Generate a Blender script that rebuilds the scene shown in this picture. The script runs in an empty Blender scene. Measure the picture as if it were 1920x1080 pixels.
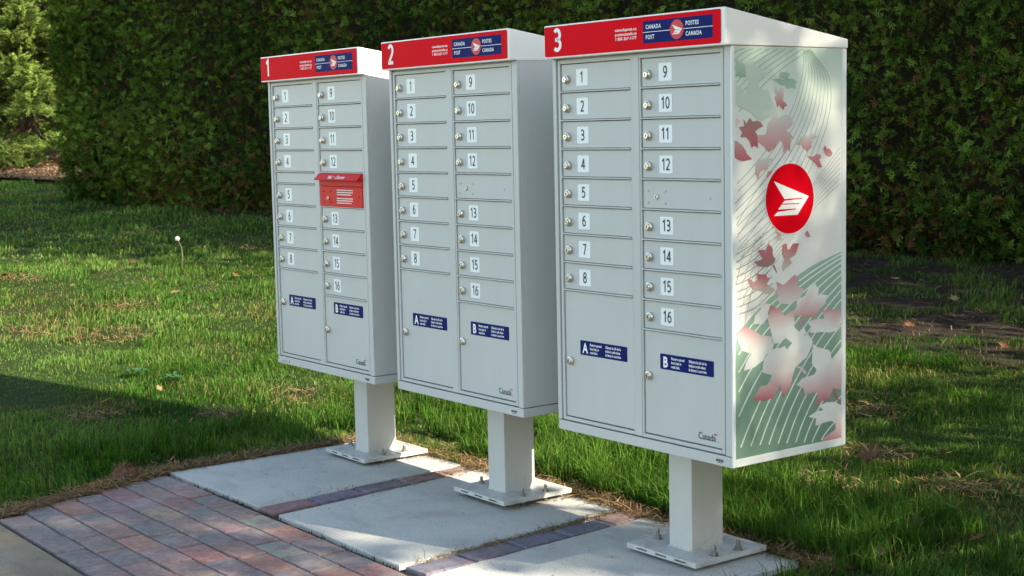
import bpy, bmesh, math, random
import numpy as np
from mathutils import Vector, Matrix

random.seed(7)
RNG = np.random.default_rng(11)
SC = bpy.context.scene
COL = SC.collection

# ------------------------------------------------------------------ camera, sky, sun, exposure
cam_data = bpy.data.cameras.new('camera')
cam = bpy.data.objects.new('camera', cam_data)
COL.objects.link(cam)
CAM_R, CAM_U, CAM_F = Vector((.5995, .8001, -.0205)), Vector((-.0717, .0791, .9943)), Vector((-.7972, .5946, -.1048))
CAM_F.normalize()
CAM_R = (CAM_R - CAM_F * CAM_R.dot(CAM_F)).normalized()
CAM_U = CAM_R.cross(CAM_F)
m = Matrix((CAM_R, CAM_U, -CAM_F)).transposed().to_4x4()
m.translation = (4.553, -2.8664, 1.2879)
cam.matrix_world = m
cam_data.sensor_width = 36.0
cam_data.lens = 36.0 * 2784.3 / 1920.0
cam_data.clip_start = 0.05
cam_data.clip_end = 600
cam_data.dof.use_dof = True
cam_data.dof.focus_distance = 5.3
cam_data.dof.aperture_fstop = 10.0
SC.camera = cam

SUN_AZ, SUN_EL = math.radians(18.5), math.radians(29.5)
world = bpy.data.worlds.new('World')
SC.world = world
world.use_nodes = True
wn = world.node_tree.nodes
bg = wn['Background']
sky_node = wn.new('ShaderNodeTexSky')
sky_node.sky_type = 'NISHITA'
sky_node.sun_disc = False
sky_node.sun_elevation = SUN_EL
sky_node.sun_rotation = math.pi / 2 - SUN_AZ
sky_node.air_density = 1.0
sky_node.dust_density = 0.6
sky_node.ozone_density = 1.0
world.node_tree.links.new(sky_node.outputs[0], bg.inputs[0])
bg.inputs[1].default_value = 0.15
sun_data = bpy.data.lights.new('sun', 'SUN')
sun_data.energy = 4.3
sun_data.angle = math.radians(0.53)
sun_data.color = (1.0, 0.965, 0.90)
sun = bpy.data.objects.new('sun', sun_data)
COL.objects.link(sun)
SUN_DIR = Vector((math.cos(SUN_EL) * math.cos(SUN_AZ), math.cos(SUN_EL) * math.sin(SUN_AZ), math.sin(SUN_EL)))
sun.rotation_euler = SUN_DIR.to_track_quat('Z', 'Y').to_euler()
sun.location = SUN_DIR * 40
SC.view_settings.view_transform = 'Standard'
SC.view_settings.look = 'None'
SC.view_settings.exposure = 1.85
SC.view_settings.gamma = 1.0
SC.view_settings.use_curve_mapping = False
SC.view_settings.use_white_balance = True
SC.view_settings.white_balance_temperature = 7900
SC.view_settings.white_balance_tint = 6
SC.cycles.use_denoising = True
SC.cycles.max_bounces = 8
SC.cycles.transparent_max_bounces = 8

# ------------------------------------------------------------------ helpers
def lin(c):
    return tuple((v / 255 / 12.92 if v / 255 <= .04045 else ((v / 255 + .055) / 1.055) ** 2.4) for v in c)

def tag(o, label=None, cat=None, group=None, kind=None):
    if label: o['label'] = label
    if cat: o['category'] = cat
    if group: o['group'] = group
    if kind: o['kind'] = kind
    return o

def link(name, mesh, mat=None, parent=None, loc=None):
    o = bpy.data.objects.new(name, mesh)
    COL.objects.link(o)
    if mat is not None and mesh is not None and len(mesh.materials) == 0:
        for mm in (mat if isinstance(mat, (list, tuple)) else [mat]):
            mesh.materials.append(mm)
    if parent is not None: o.parent = parent
    if loc is not None: o.location = loc
    return o

def empty(name, loc=(0, 0, 0), rz=0):
    o = bpy.data.objects.new(name, None)
    o.empty_display_size = .1
    COL.objects.link(o)
    o.location = loc
    o.rotation_euler = (0, 0, rz)
    return o

class MB:
    """collects faces for one mesh"""
    def __init__(self): self.v, self.f, self.m = [], [], []
    def add(self, vs, fs, mi=0):
        n = len(self.v)
        self.v += [tuple(p) for p in vs]
        for f in fs:
            self.f.append(tuple(i + n for i in f)); self.m.append(mi)
        return self
    def box(self, x0, x1, y0, y1, z0, z1, mi=0):
        return self.add([(x0, y0, z0), (x1, y0, z0), (x1, y1, z0), (x0, y1, z0), (x0, y0, z1), (x1, y0, z1), (x1, y1, z1), (x0, y1, z1)],
                        [(0, 3, 2, 1), (4, 5, 6, 7), (0, 1, 5, 4), (1, 2, 6, 5), (2, 3, 7, 6), (3, 0, 4, 7)], mi)
    def lathe(self, prof, seg=16, axis='y', c=(0, 0, 0), mi=0, cap=True):
        # prof: list of (radius, height) along axis
        vs = []
        for r, h in prof:
            for k in range(seg):
                a = 2 * math.pi * k / seg
                if axis == 'y': vs.append((c[0] + r * math.cos(a), c[1] + h, c[2] + r * math.sin(a)))
                else: vs.append((c[0] + r * math.cos(a), c[1] + r * math.sin(a), c[2] + h))
        fs = []
        for i in range(len(prof) - 1):
            for k in range(seg):
                k2 = (k + 1) % seg
                q = (i * seg + k, i * seg + k2, (i + 1) * seg + k2, (i + 1) * seg + k)
                fs.append(q if axis == 'z' else q[::-1])
        if cap:
            e = tuple(range((len(prof) - 1) * seg, len(prof) * seg))
            fs.append(e if axis == 'z' else e[::-1])
            b = tuple(range(seg))
            fs.append(b[::-1] if axis == 'z' else b)
        return self.add(vs, fs, mi)
    def tube(self, pts, radii, seg=8, mi=0):
        vs, fs = [], []
        P = [Vector(p) for p in pts]
        for i, p in enumerate(P):
            t = (P[min(i + 1, len(P) - 1)] - P[max(i - 1, 0)]).normalized()
            a = t.orthogonal().normalized(); b = t.cross(a)
            if i and (a.dot(pa) < 0): pass
            if i:
                a = (pa - t * pa.dot(t)).normalized(); b = t.cross(a)
            pa = a
            for k in range(seg):
                w = 2 * math.pi * k / seg
                vs.append(p + (a * math.cos(w) + b * math.sin(w)) * radii[i])
        for i in range(len(P) - 1):
            for k in range(seg):
                k2 = (k + 1) % seg
                fs.append((i * seg + k, i * seg + k2, (i + 1) * seg + k2, (i + 1) * seg + k))
        fs.append(tuple(range(seg))[::-1]); fs.append(tuple(range((len(P) - 1) * seg, len(P) * seg)))
        return self.add(vs, fs, mi)
    def mesh(self, name, mats=None, bevel=0, segs=1, smooth=False):
        me = bpy.data.meshes.new(name)
        me.from_pydata(self.v, [], self.f)
        if any(self.m): me.polygons.foreach_set('material_index', self.m)
        if bevel:
            bm = bmesh.new(); bm.from_mesh(me)
            bmesh.ops.remove_doubles(bm, verts=bm.verts, dist=1e-5)
            ed = [e for e in bm.edges if len(e.link_faces) == 2 and e.calc_face_angle(0) > .5]
            bmesh.ops.bevel(bm, geom=ed, offset=bevel, segments=segs, affect='EDGES', profile=.7, clamp_overlap=True)
            bm.to_mesh(me); bm.free()
        if smooth: me.polygons.foreach_set('use_smooth', [True] * len(me.polygons))
        if mats:
            for mm in (mats if isinstance(mats, (list, tuple)) else [mats]): me.materials.append(mm)
        me.update()
        return me
    def obj(self, name, mats, parent=None, **k):
        return link(name, self.mesh(name, mats, **k), None, parent)

def np_tris(name, V, T, colr=None, mat=None):
    """a triangle mesh straight from arrays, with an optional colour per vertex"""
    me = bpy.data.meshes.new(name)
    V = np.ascontiguousarray(V, dtype=np.float32); T = np.ascontiguousarray(T, dtype=np.int32)
    me.vertices.add(len(V)); me.vertices.foreach_set('co', V.ravel())
    me.loops.add(T.size); me.loops.foreach_set('vertex_index', T.ravel())
    me.polygons.add(len(T)); me.polygons.foreach_set('loop_start', np.arange(0, T.size, 3, dtype=np.int32))
    me.update(calc_edges=True)
    if colr is not None:
        a = me.color_attributes.new('col', 'FLOAT_COLOR', 'POINT')
        c = np.ones((len(V), 4), np.float32); c[:, :3] = colr
        a.data.foreach_set('color', c.ravel())
    if mat: me.materials.append(mat)
    return me

def scatter(TV, TT, pos, A, N, scale, colr, tipmul=None):
    """copies of a template (x across, y along axis A, z along normal N) joined in one array"""
    B = np.cross(A, N)
    n = len(pos)
    s = np.asarray(scale).reshape(n, 1, 1)
    V = pos[:, None, :] + s * (TV[None, :, 0:1] * B[:, None, :] + TV[None, :, 1:2] * A[:, None, :] + TV[None, :, 2:3] * N[:, None, :])
    T = TT[None] + (np.arange(n) * len(TV))[:, None, None]
    C = np.repeat(colr[:, None, :], len(TV), 1)
    if tipmul is not None: C = C * tipmul[None, :, None]
    return V.reshape(-1, 3), T.reshape(-1, 3), C.reshape(-1, 3)

def join_np(parts):
    V, T, C, o = [], [], [], 0
    for v, t, c in parts:
        V.append(v); T.append(t + o); C.append(c); o += len(v)
    return np.concatenate(V), np.concatenate(T), np.concatenate(C)

def unit(a): return a / np.maximum(np.linalg.norm(a, axis=-1, keepdims=True), 1e-9)

def perp(A, R):
    """unit vectors perpendicular to A built from random R"""
    return unit(R - A * np.sum(A * R, -1, keepdims=True))

_LAT = np.random.default_rng(5).random((256, 256))
def noise2(x, y):
    x = np.asarray(x, float); y = np.asarray(y, float)
    xi = np.floor(x).astype(int); yi = np.floor(y).astype(int)
    fx = x - xi; fy = y - yi
    fx = fx * fx * (3 - 2 * fx); fy = fy * fy * (3 - 2 * fy)
    g = lambda i, j: _LAT[i % 256, j % 256]
    return (g(xi, yi) * (1 - fx) + g(xi + 1, yi) * fx) * (1 - fy) + (g(xi, yi + 1) * (1 - fx) + g(xi + 1, yi + 1) * fx) * fy
def fbm(x, y, o=3):
    s = 0; a = .5
    for i in range(o):
        s = s + a * noise2(x * 2 ** i + 17 * i, y * 2 ** i + 31 * i); a *= .5
    return s / (1 - .5 ** o)
def sstep(a, b, x):
    t = np.clip((np.asarray(x, float) - a) / (b - a), 0, 1)
    return t * t * (3 - 2 * t)

def ground_h(x, y):
    """lawn height: level round the paving, rising gently towards the hedge"""
    u = -.8 * np.asarray(x, float) + .6 * np.asarray(y, float) - 1.0
    z = .05 * .5 * np.logaddexp(0, u / .5) - .012
    far = np.maximum(u - 27, 0)
    return z - .05 * far + .0 * far

HEDGE_P = np.array([-12.82, 3.55]); HEDGE_D = np.array([.9578, .2874]); HEDGE_N = np.array([.2874, -.9578])   # start, direction, outward side
def hedge_sd(x, y):
    dx = np.asarray(x) - HEDGE_P[0]; dy = np.asarray(y) - HEDGE_P[1]
    return dx * HEDGE_D[0] + dy * HEDGE_D[1], dx * HEDGE_N[0] + dy * HEDGE_N[1]

# ------------------------------------------------------------------ materials
def new_mat(name, rough=.6, spec=.5, metal=0.0):
    mt = bpy.data.materials.new(name); mt.use_nodes = True
    b = mt.node_tree.nodes['Principled BSDF']
    b.inputs['Roughness'].default_value = rough
    b.inputs['Specular IOR Level'].default_value = spec
    b.inputs['Metallic'].default_value = metal
    return mt, mt.node_tree, b
def nnode(nt, t, **k):
    n = nt.nodes.new(t)
    for a, v in k.items(): setattr(n, a, v)
    return n
def tex_noise(nt, scale, detail=4, rough=.6, coord='Object', stretch=None):
    tc = nnode(nt, 'ShaderNodeTexCoord'); out = tc.outputs[coord]
    if stretch:
        mp = nnode(nt, 'ShaderNodeMapping'); mp.inputs['Scale'].default_value = stretch
        nt.links.new(out, mp.inputs[0]); out = mp.outputs[0]
    n = nnode(nt, 'ShaderNodeTexNoise'); n.inputs['Scale'].default_value = scale
    n.inputs['Detail'].default_value = detail; n.inputs['Roughness'].default_value = rough
    nt.links.new(out, n.inputs['Vector'])
    return n.outputs['Fac']
def ramp(nt, fac, stops):
    r = nnode(nt, 'ShaderNodeValToRGB'); e = r.color_ramp.elements
    while len(e) < len(stops): e.new(.5)
    for el, (p, c) in zip(e, stops):
        el.position = p; el.color = (*c, 1) if len(c) == 3 else c
    nt.links.new(fac, r.inputs[0])
    return r.outputs[0]
def mixc(nt, fac, a, b, mode='MIX'):
    mx = nnode(nt, 'ShaderNodeMix', data_type='RGBA', blend_type=mode)
    for sock, v in ((0, fac), (6, a), (7, b)):
        if isinstance(v, (int, float)): mx.inputs[sock].default_value = v
        elif isinstance(v, tuple): mx.inputs[sock].default_value = (*v, 1)
        else: nt.links.new(v, mx.inputs[sock])
    return mx.outputs[2]
def bump(nt, b, h, strength, dist=.01):
    bp = nnode(nt, 'ShaderNodeBump'); bp.inputs['Strength'].default_value = strength; bp.inputs['Distance'].default_value = dist
    nt.links.new(h, bp.inputs['Height']); nt.links.new(bp.outputs[0], b.inputs['Normal'])

def plain(name, c, rough=.5, spec=.5, metal=0.0, var=.06, scale=6, streak=None):
    mt, nt, b = new_mat(name, rough, spec, metal)
    n = tex_noise(nt, scale, 5, .65, stretch=streak)
    lo = tuple(v * (1 - var) for v in c); hi = tuple(min(1, v * (1 + var)) for v in c)
    nt.links.new(ramp(nt, n, [(.3, lo), (.7, hi)]), b.inputs['Base Color'])
    r = nnode(nt, 'ShaderNodeMapRange'); r.inputs[3].default_value = max(.05, rough - .08); r.inputs[4].default_value = rough + .1
    nt.links.new(n, r.inputs[0]); nt.links.new(r.outputs[0], b.inputs['Roughness'])
    return mt

M = {}
def painted_steel():
    """grey powder coat with faint rain streaks, dust specks and splashed soil low on the posts"""
    mt, nt, b = new_mat('grey_powder_paint', .42, .4)
    n1 = tex_noise(nt, 5, 5, .65, stretch=(1, 1, .4)); n2 = tex_noise(nt, 11, 4, .6, stretch=(1, 1, .06)); n3 = tex_noise(nt, 90, 3, .6); n4 = tex_noise(nt, 30, 6, .75)
    c = ramp(nt, n1, [(.3, (.455, .463, .460)), (.7, (.488, .497, .492))])
    c = mixc(nt, .4, c, ramp(nt, n2, [(.28, (.90, .90, .89)), (.48, (1, 1, 1)), (.75, (1.02, 1.02, 1.02))]), 'MULTIPLY')
    c = mixc(nt, ramp(nt, n3, [(.70, (0, 0, 0)), (.80, (.22, .22, .22))]), c, (.25, .22, .18))
    ge = nnode(nt, 'ShaderNodeNewGeometry'); sp = nnode(nt, 'ShaderNodeSeparateXYZ'); nt.links.new(ge.outputs['Position'], sp.inputs[0])
    mr = nnode(nt, 'ShaderNodeMapRange'); mr.inputs[1].default_value = .16; mr.inputs[2].default_value = .0; mr.inputs[3].default_value = -.12; mr.inputs[4].default_value = .16
    nt.links.new(sp.outputs[2], mr.inputs[0])
    ad = nnode(nt, 'ShaderNodeMath', operation='ADD'); nt.links.new(mr.outputs[0], ad.inputs[0]); nt.links.new(n4, ad.inputs[1])
    c = mixc(nt, ramp(nt, ad.outputs[0], [(.62, (0, 0, 0)), (.80, (.55, .55, .55))]), c, (.22, .17, .12))
    nt.links.new(c, b.inputs['Base Color'])
    r = nnode(nt, 'ShaderNodeMapRange'); r.inputs[3].default_value = .34; r.inputs[4].default_value = .55
    nt.links.new(n1, r.inputs[0]); nt.links.new(r.outputs[0], b.inputs['Roughness'])
    return mt
M['grey'] = None
M['white'] = plain('white_paint', (.76, .755, .73), .4, .45, var=.03, scale=5)
M['trim'] = plain('white_trim_paint', (.70, .72, .71), .4, .45, var=.03)
M['red'] = plain('red_film', (.70, .002, .012), .55, .04, var=.06, scale=3, streak=(3, 1, .6))
M['redbox'] = plain('red_enamel', (.60, .012, .014), .5, .2, var=.06)
M['navy'] = plain('navy_film', (.005, .015, .115), .55, .05, var=.05)
M['ink'] = plain('dark_ink', (.008, .012, .024), .5, .4)
M['blueink'] = plain('blue_ink', (.03, .05, .20), .5, .4)
M['black'] = plain('black_print', (.012, .012, .014), .5, .4)
M['whiteink'] = plain('white_print', (.80, .80, .80), .5, .4, var=.02)
M['redink'] = plain('red_print', (.62, .02, .03), .5, .4)
M['plate'] = plain('pale_number_film', (.74, .785, .80), .4, .5, var=.03)
M['nickel'] = plain('brushed_nickel', (.62, .58, .52), .3, .5, 1.0, var=.12, scale=60)
M['steel'] = plain('galvanised_steel', (.30, .29, .28), .38, .5, 1.0, var=.2, scale=80)
M['hole'] = plain('dark_keyhole', (.02, .018, .015), .7, .3)
M['gap_shade'] = plain('painted_gap_shade', (.045, .05, .055), .7, .2)  # dark colour standing for the shade inside the door gaps
M['label'] = plain('paper_label', (.55, .56, .56), .6, .3)

M['grey'] = painted_steel()

def foliage_mat(name, transl=.3, rough=.55, spec=.25):
    mt, nt, b = new_mat(name, rough, spec)
    at = nnode(nt, 'ShaderNodeAttribute', attribute_name='col')
    nt.links.new(at.outputs['Color'], b.inputs['Base Color'])
    tr = nnode(nt, 'ShaderNodeBsdfTranslucent')
    tc = mixc(nt, 1.0, at.outputs['Color'], (1.25, 1.25, .55), 'MULTIPLY')
    nt.links.new(tc, tr.inputs['Color'])
    mx = nnode(nt, 'ShaderNodeMixShader'); mx.inputs[0].default_value = transl
    nt.links.new(b.outputs[0], mx.inputs[1]); nt.links.new(tr.outputs[0], mx.inputs[2])
    nt.links.new(mx.outputs[0], nt.nodes['Material Output'].inputs['Surface'])
    return mt
M['grass'] = foliage_mat('grass_blades', .38, .6, .08)
M['cedar'] = foliage_mat('cedar_sprays', .22, .7, .05)
M['spruce'] = foliage_mat('spruce_needles', .3, .6, .08)
M['leaves'] = foliage_mat('broad_leaves', .3)
M['thatch'] = foliage_mat('dead_thatch', .1, .9, .1)

def bark():
    mt, nt, b = new_mat('bark', .9, .2)
    n = tex_noise(nt, 14, 6, .7, stretch=(1, 1, .25))
    nt.links.new(ramp(nt, n, [(.3, (.03, .022, .016)), (.7, (.12, .085, .06))]), b.inputs['Base Color'])
    bump(nt, b, n, .6, .02)
    return mt
M['bark'] = bark()
M['twigs'] = plain('dark_twigs', (.022, .018, .011), .95, .1, var=.5, scale=30)

def soil():
    mt, nt, b = new_mat('lawn_soil', .95, .15)
    at = nnode(nt, 'ShaderNodeAttribute', attribute_name='col')
    n1 = tex_noise(nt, 9, 6, .7); n2 = tex_noise(nt, 70, 4, .7)
    thatch = ramp(nt, n1, [(.3, (.022, .05, .009)), (.58, (.045, .075, .016)), (.8, (.085, .075, .032))])
    dirt = ramp(nt, n1, [(.3, (.024, .017, .013)), (.55, (.058, .042, .032)), (.75, (.12, .092, .072))])
    base = mixc(nt, at.outputs['Fac'], thatch, dirt)
    base = mixc(nt, .5, base, ramp(nt, n2, [(.35, (.35, .35, .35)), (.65, (1.25, 1.25, 1.25))]), 'MULTIPLY')
    nt.links.new(base, b.inputs['Base Color'])
    ad = nnode(nt, 'ShaderNodeMath', operation='MULTIPLY_ADD'); nt.links.new(n1, ad.inputs[0]); ad.inputs[1].default_value = 2.5; nt.links.new(n2, ad.inputs[2])
    bump(nt, b, ad.outputs[0], 1.0, .05)
    return mt
M['soil'] = soil()

def concrete(name, lo, mid, hi, warm):
    mt, nt, b = new_mat(name, .85, .25)
    n1 = tex_noise(nt, 2.3, 6, .62); n2 = tex_noise(nt, 5.5, 5, .7, stretch=(.5, 1.6, 1)); n3 = tex_noise(nt, 160, 3, .6)
    c = ramp(nt, n1, [(.28, lo), (.5, mid), (.72, hi)])
    c = mixc(nt, .55, c, ramp(nt, n2, [(.32, (.62, .635, .65)), (.45, (1, 1, 1)), (.7, (1.08, 1.06, 1.03))]), 'MULTIPLY')
    c = mixc(nt, .7, c, ramp(nt, n3, [(.3, (.6, .6, .6)), (.5, (1, 1, 1)), (.75, (1.25, 1.24, 1.22))]), 'MULTIPLY')
    n5 = tex_noise(nt, 3.1, 5, .7, stretch=(1.2, .8, 1))
    c = mixc(nt, ramp(nt, n5, [(.56, (0, 0, 0)), (.68, (.45, .45, .45))]), c, tuple(v * .62 for v in mid))
    vo = nnode(nt, 'ShaderNodeTexVoronoi'); vo.inputs['Scale'].default_value = 13
    tc = nnode(nt, 'ShaderNodeTexCoord'); nt.links.new(tc.outputs['Object'], vo.inputs['Vector'])
    c = mixc(nt, 1.0, c, ramp(nt, vo.outputs['Distance'], [(.035, warm), (.07, (1, 1, 1))]), 'MULTIPLY')
    nt.links.new(c, b.inputs['Base Color'])
    bump(nt, b, n3, .35, .004)
    return mt
M['slab'] = concrete('slab_concrete', (.34, .335, .32), (.43, .425, .405), (.48, .47, .45), (.35, .33, .3))
M['walk'] = concrete('sidewalk_concrete', (.14, .115, .085), (.205, .17, .125), (.28, .24, .185), (.4, .3, .25))

def paver():
    mt, nt, b = new_mat('paver_stone', .8, .3)
    oi = nnode(nt, 'ShaderNodeObjectInfo'); ge = nnode(nt, 'ShaderNodeNewGeometry')
    def pn(scale, detail, rough, stretch=(1, 1, 1)):
        mp = nnode(nt, 'ShaderNodeMapping'); mp.inputs['Scale'].default_value = stretch
        nt.links.new(ge.outputs['Position'], mp.inputs[0])
        n = nnode(nt, 'ShaderNodeTexNoise'); n.inputs['Scale'].default_value = scale; n.inputs['Detail'].default_value = detail; n.inputs['Roughness'].default_value = rough
        nt.links.new(mp.outputs[0], n.inputs['Vector']); return n.outputs['Fac']
    n1 = pn(6, 3, .5, (1.4, .7, 1)); n2 = pn(42, 6, .75); n3 = pn(5, 4, .6, (1.1, .8, 1)); n4 = pn(13, 4, .65)
    # each stone is a two-tone blend: its own colour clouded with blue-grey
    sh = nnode(nt, 'ShaderNodeMath', operation='MULTIPLY_ADD'); nt.links.new(oi.outputs['Alpha'], sh.inputs[0])
    sh.inputs[1].default_value = .7; sh.inputs[2].default_value = -.38
    ad = nnode(nt, 'ShaderNodeMath', operation='ADD'); nt.links.new(n1, ad.inputs[0]); nt.links.new(sh.outputs[0], ad.inputs[1])
    f = ramp(nt, ad.outputs[0], [(.40, (0, 0, 0)), (.58, (.95, .95, .95))])
    c = mixc(nt, f, oi.outputs['Color'], (.15, .145, .148))
    c = mixc(nt, ramp(nt, n4, [(.42, (0, 0, 0)), (.64, (.5, .5, .5))]), c, (.28, .19, .178))
    c = mixc(nt, .22, c, (.21, .165, .155))
    c = mixc(nt, .8, c, ramp(nt, n2, [(.3, (.55, .55, .56)), (.5, (1, 1, 1)), (.72, (1.5, 1.48, 1.45))]), 'MULTIPLY')
    c = mixc(nt, ramp(nt, n3, [(.56, (0, 0, 0)), (.76, (.45, .45, .45))]), c, (.42, .39, .37))
    nt.links.new(c, b.inputs['Base Color'])
    bump(nt, b, n2, .55, .006)
    return mt
M['paver'] = paver()

def sand():
    mt, nt, b = new_mat('joint_sand', .95, .1)
    n = tex_noise(nt, 60, 5, .7); n1 = tex_noise(nt, 5, 4, .6)
    nt.links.new(mixc(nt, .6, ramp(nt, n, [(.3, (.02, .015, .015)), (.7, (.14, .105, .075))]), ramp(nt, n1, [(.4, (.35, .3, .33)), (.65, (1.2, 1.15, 1))]), 'MULTIPLY'), b.inputs['Base Color'])
    bump(nt, b, n, .8, .006)
    return mt
M['sand'] = sand()
def mulch():
    mt, nt, b = new_mat('bark_mulch', .95, .1)
    n = tex_noise(nt, 22, 6, .75)
    nt.links.new(ramp(nt, n, [(.3, (.05, .028, .02)), (.55, (.13, .08, .05)), (.75, (.27, .18, .11))]), b.inputs['Base Color'])
    bump(nt, b, n, 1.0, .05)
    return mt
M['mulch'] = mulch()
M['asphalt'] = plain('asphalt', (.05, .05, .05), .9, .2, var=.3, scale=60)
def print_mat():
    mt, nt, b = new_mat('printed_film', .38, .45)
    at = nnode(nt, 'ShaderNodeAttribute', attribute_name='col')
    nt.links.new(at.outputs['Color'], b.inputs['Base Color'])
    return mt
M['print'] = print_mat()

# ------------------------------------------------------------------ lettering
_txt = {}
def text_data(s, size, xs=1.0, bold=0.0, align='LEFT', spacing=1.0):
    k = (s, size, xs, bold, align, spacing)
    if k in _txt: return _txt[k]
    cu = bpy.data.curves.new('text', 'FONT')
    cu.body = s; cu.size = 1.0; cu.offset = bold; cu.align_x = align; cu.space_character = spacing; cu.resolution_u = 3
    o = bpy.data.objects.new('text', cu); COL.objects.link(o)
    bpy.context.view_layer.update()
    me = o.evaluated_get(bpy.context.evaluated_depsgraph_get()).to_mesh()
    vs = [(v.co.x * size * xs, v.co.y * size) for v in me.vertices]
    fs = [tuple(p.vertices) for p in me.polygons]
    o.to_mesh_clear()
    bpy.data.objects.remove(o); bpy.data.curves.remove(cu)
    _txt[k] = (vs, fs)
    return vs, fs
def text_front(mb, s, x, z, y, size, xs=1.0, bold=0.0, align='LEFT', spacing=1.0, mi=0):
    """lettering lying on a face that looks towards -y"""
    vs, fs = text_data(s, size, xs, bold, align, spacing)
    mb.add([(x + a, y, z + b) for a, b in vs], fs, mi)
def rrect(mb, x0, x1, z0, z1, y, r=.004, mi=0, n=4):
    """rounded flat film on a face that looks towards -y, half a millimetre thick"""
    P = []
    for cx, cz, a0 in ((x1 - r, z1 - r, 0), (x0 + r, z1 - r, 90), (x0 + r, z0 + r, 180), (x1 - r, z0 + r, 270)):
        for i in range(n + 1):
            a = math.radians(a0 + 90 * i / n); P.append((cx + r * math.cos(a), cz + r * math.sin(a)))
    k = len(P)
    vs = [(a, y, b) for a, b in P] + [(a, y + .0005, b) for a, b in P]
    fs = [tuple(range(k))] + [(i, (i + 1) % k, k + (i + 1) % k, k + i) for i in range(k)]
    mb.add(vs, fs, mi)
def disc(mb, x, z, y, r, mi=0, n=40):
    mb.add([(x + r * math.cos(2 * math.pi * i / n), y, z + r * math.sin(2 * math.pi * i / n)) for i in range(n)], [tuple(range(n))], mi)

# digits drawn as strokes, as on the number films
def _arc(cx, cy, rx, ry, a0, a1, n=14):
    return [(cx + rx * math.cos(math.radians(a0 + (a1 - a0) * i / n)), cy + ry * math.sin(math.radians(a0 + (a1 - a0) * i / n))) for i in range(n + 1)]
DIGIT = {
    '0': [_arc(.30, .5, .215, .455, 90, 450, 24)],
    '1': [[(.08, .77), (.31, .955), (.31, 0)]],
    '2': [_arc(.28, .71, .20, .245, 158, -25) + [(.40, .47), (.10, .055), (.10, .05), (.52, .05)]],
    '3': [_arc(.25, .735, .205, .22, 145, -80) + [(.20, .515), (.20, .510)] + _arc(.25, .275, .235, .23, 80, -140)],
    '4': [[(.41, .955), (.06, .28), (.57, .28)], [(.41, .955), (.41, 0)]],
    '5': [[(.50, .945), (.14, .945), (.12, .54)] + _arc(.25, .325, .235, .275, 110, -140)],
    '6': [_arc(.30, .315, .205, .27, 90, 450, 22), [(.095, .32), (.10, .50), (.17, .74), (.32, .90), (.48, .945)]],
    '7': [[(.06, .945), (.52, .945), (.22, 0)]],
    '8': [_arc(.30, .735, .185, .215, -90, 270, 20), _arc(.30, .275, .215, .23, 90, 450, 22)],
}
DIGIT['9'] = [[(.60 - x, 1 - y) for x, y in st] for st in DIGIT['6']]
def digits(mb, s, xc, z0, y, h, th, adv=.56, xs=1.0, mi=0):
    x = -adv * (len(s) - 1) / 2 - .30
    for ch in s:
        for k, st in enumerate(DIGIT[ch]):
            P = [Vector((x + p[0], p[1])) for p in st]
            closed = (P[0] - P[-1]).length < 1e-4
            vs, fs = [], []
            for i, p in enumerate(P):
                a = P[i - 1] if i else (P[-2] if closed else p); b = P[i + 1] if i < len(P) - 1 else (P[1] if closed else p)
                d1 = (p - a).normalized() if (p - a).length > 1e-6 else (b - p).normalized()
                d2 = (b - p).normalized() if (b - p).length > 1e-6 else d1
                t = (d1 + d2); t = t.normalized() if t.length > 1e-3 else d1
                q = Vector((-t.y, t.x)); m = th * .5 / max(.45, q.dot(Vector((-d1.y, d1.x))))
                for sg in (1, -1):
                    e = p + q * m * sg
                    vs.append((xc + e.x * h * xs, y - .00006 * k, z0 + e.y * h))
            for i in range(len(P) - 1): fs.append((2 * i, 2 * i + 1, 2 * i + 3, 2 * i + 2))
            mb.add(vs, fs, mi)
        x += adv

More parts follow.
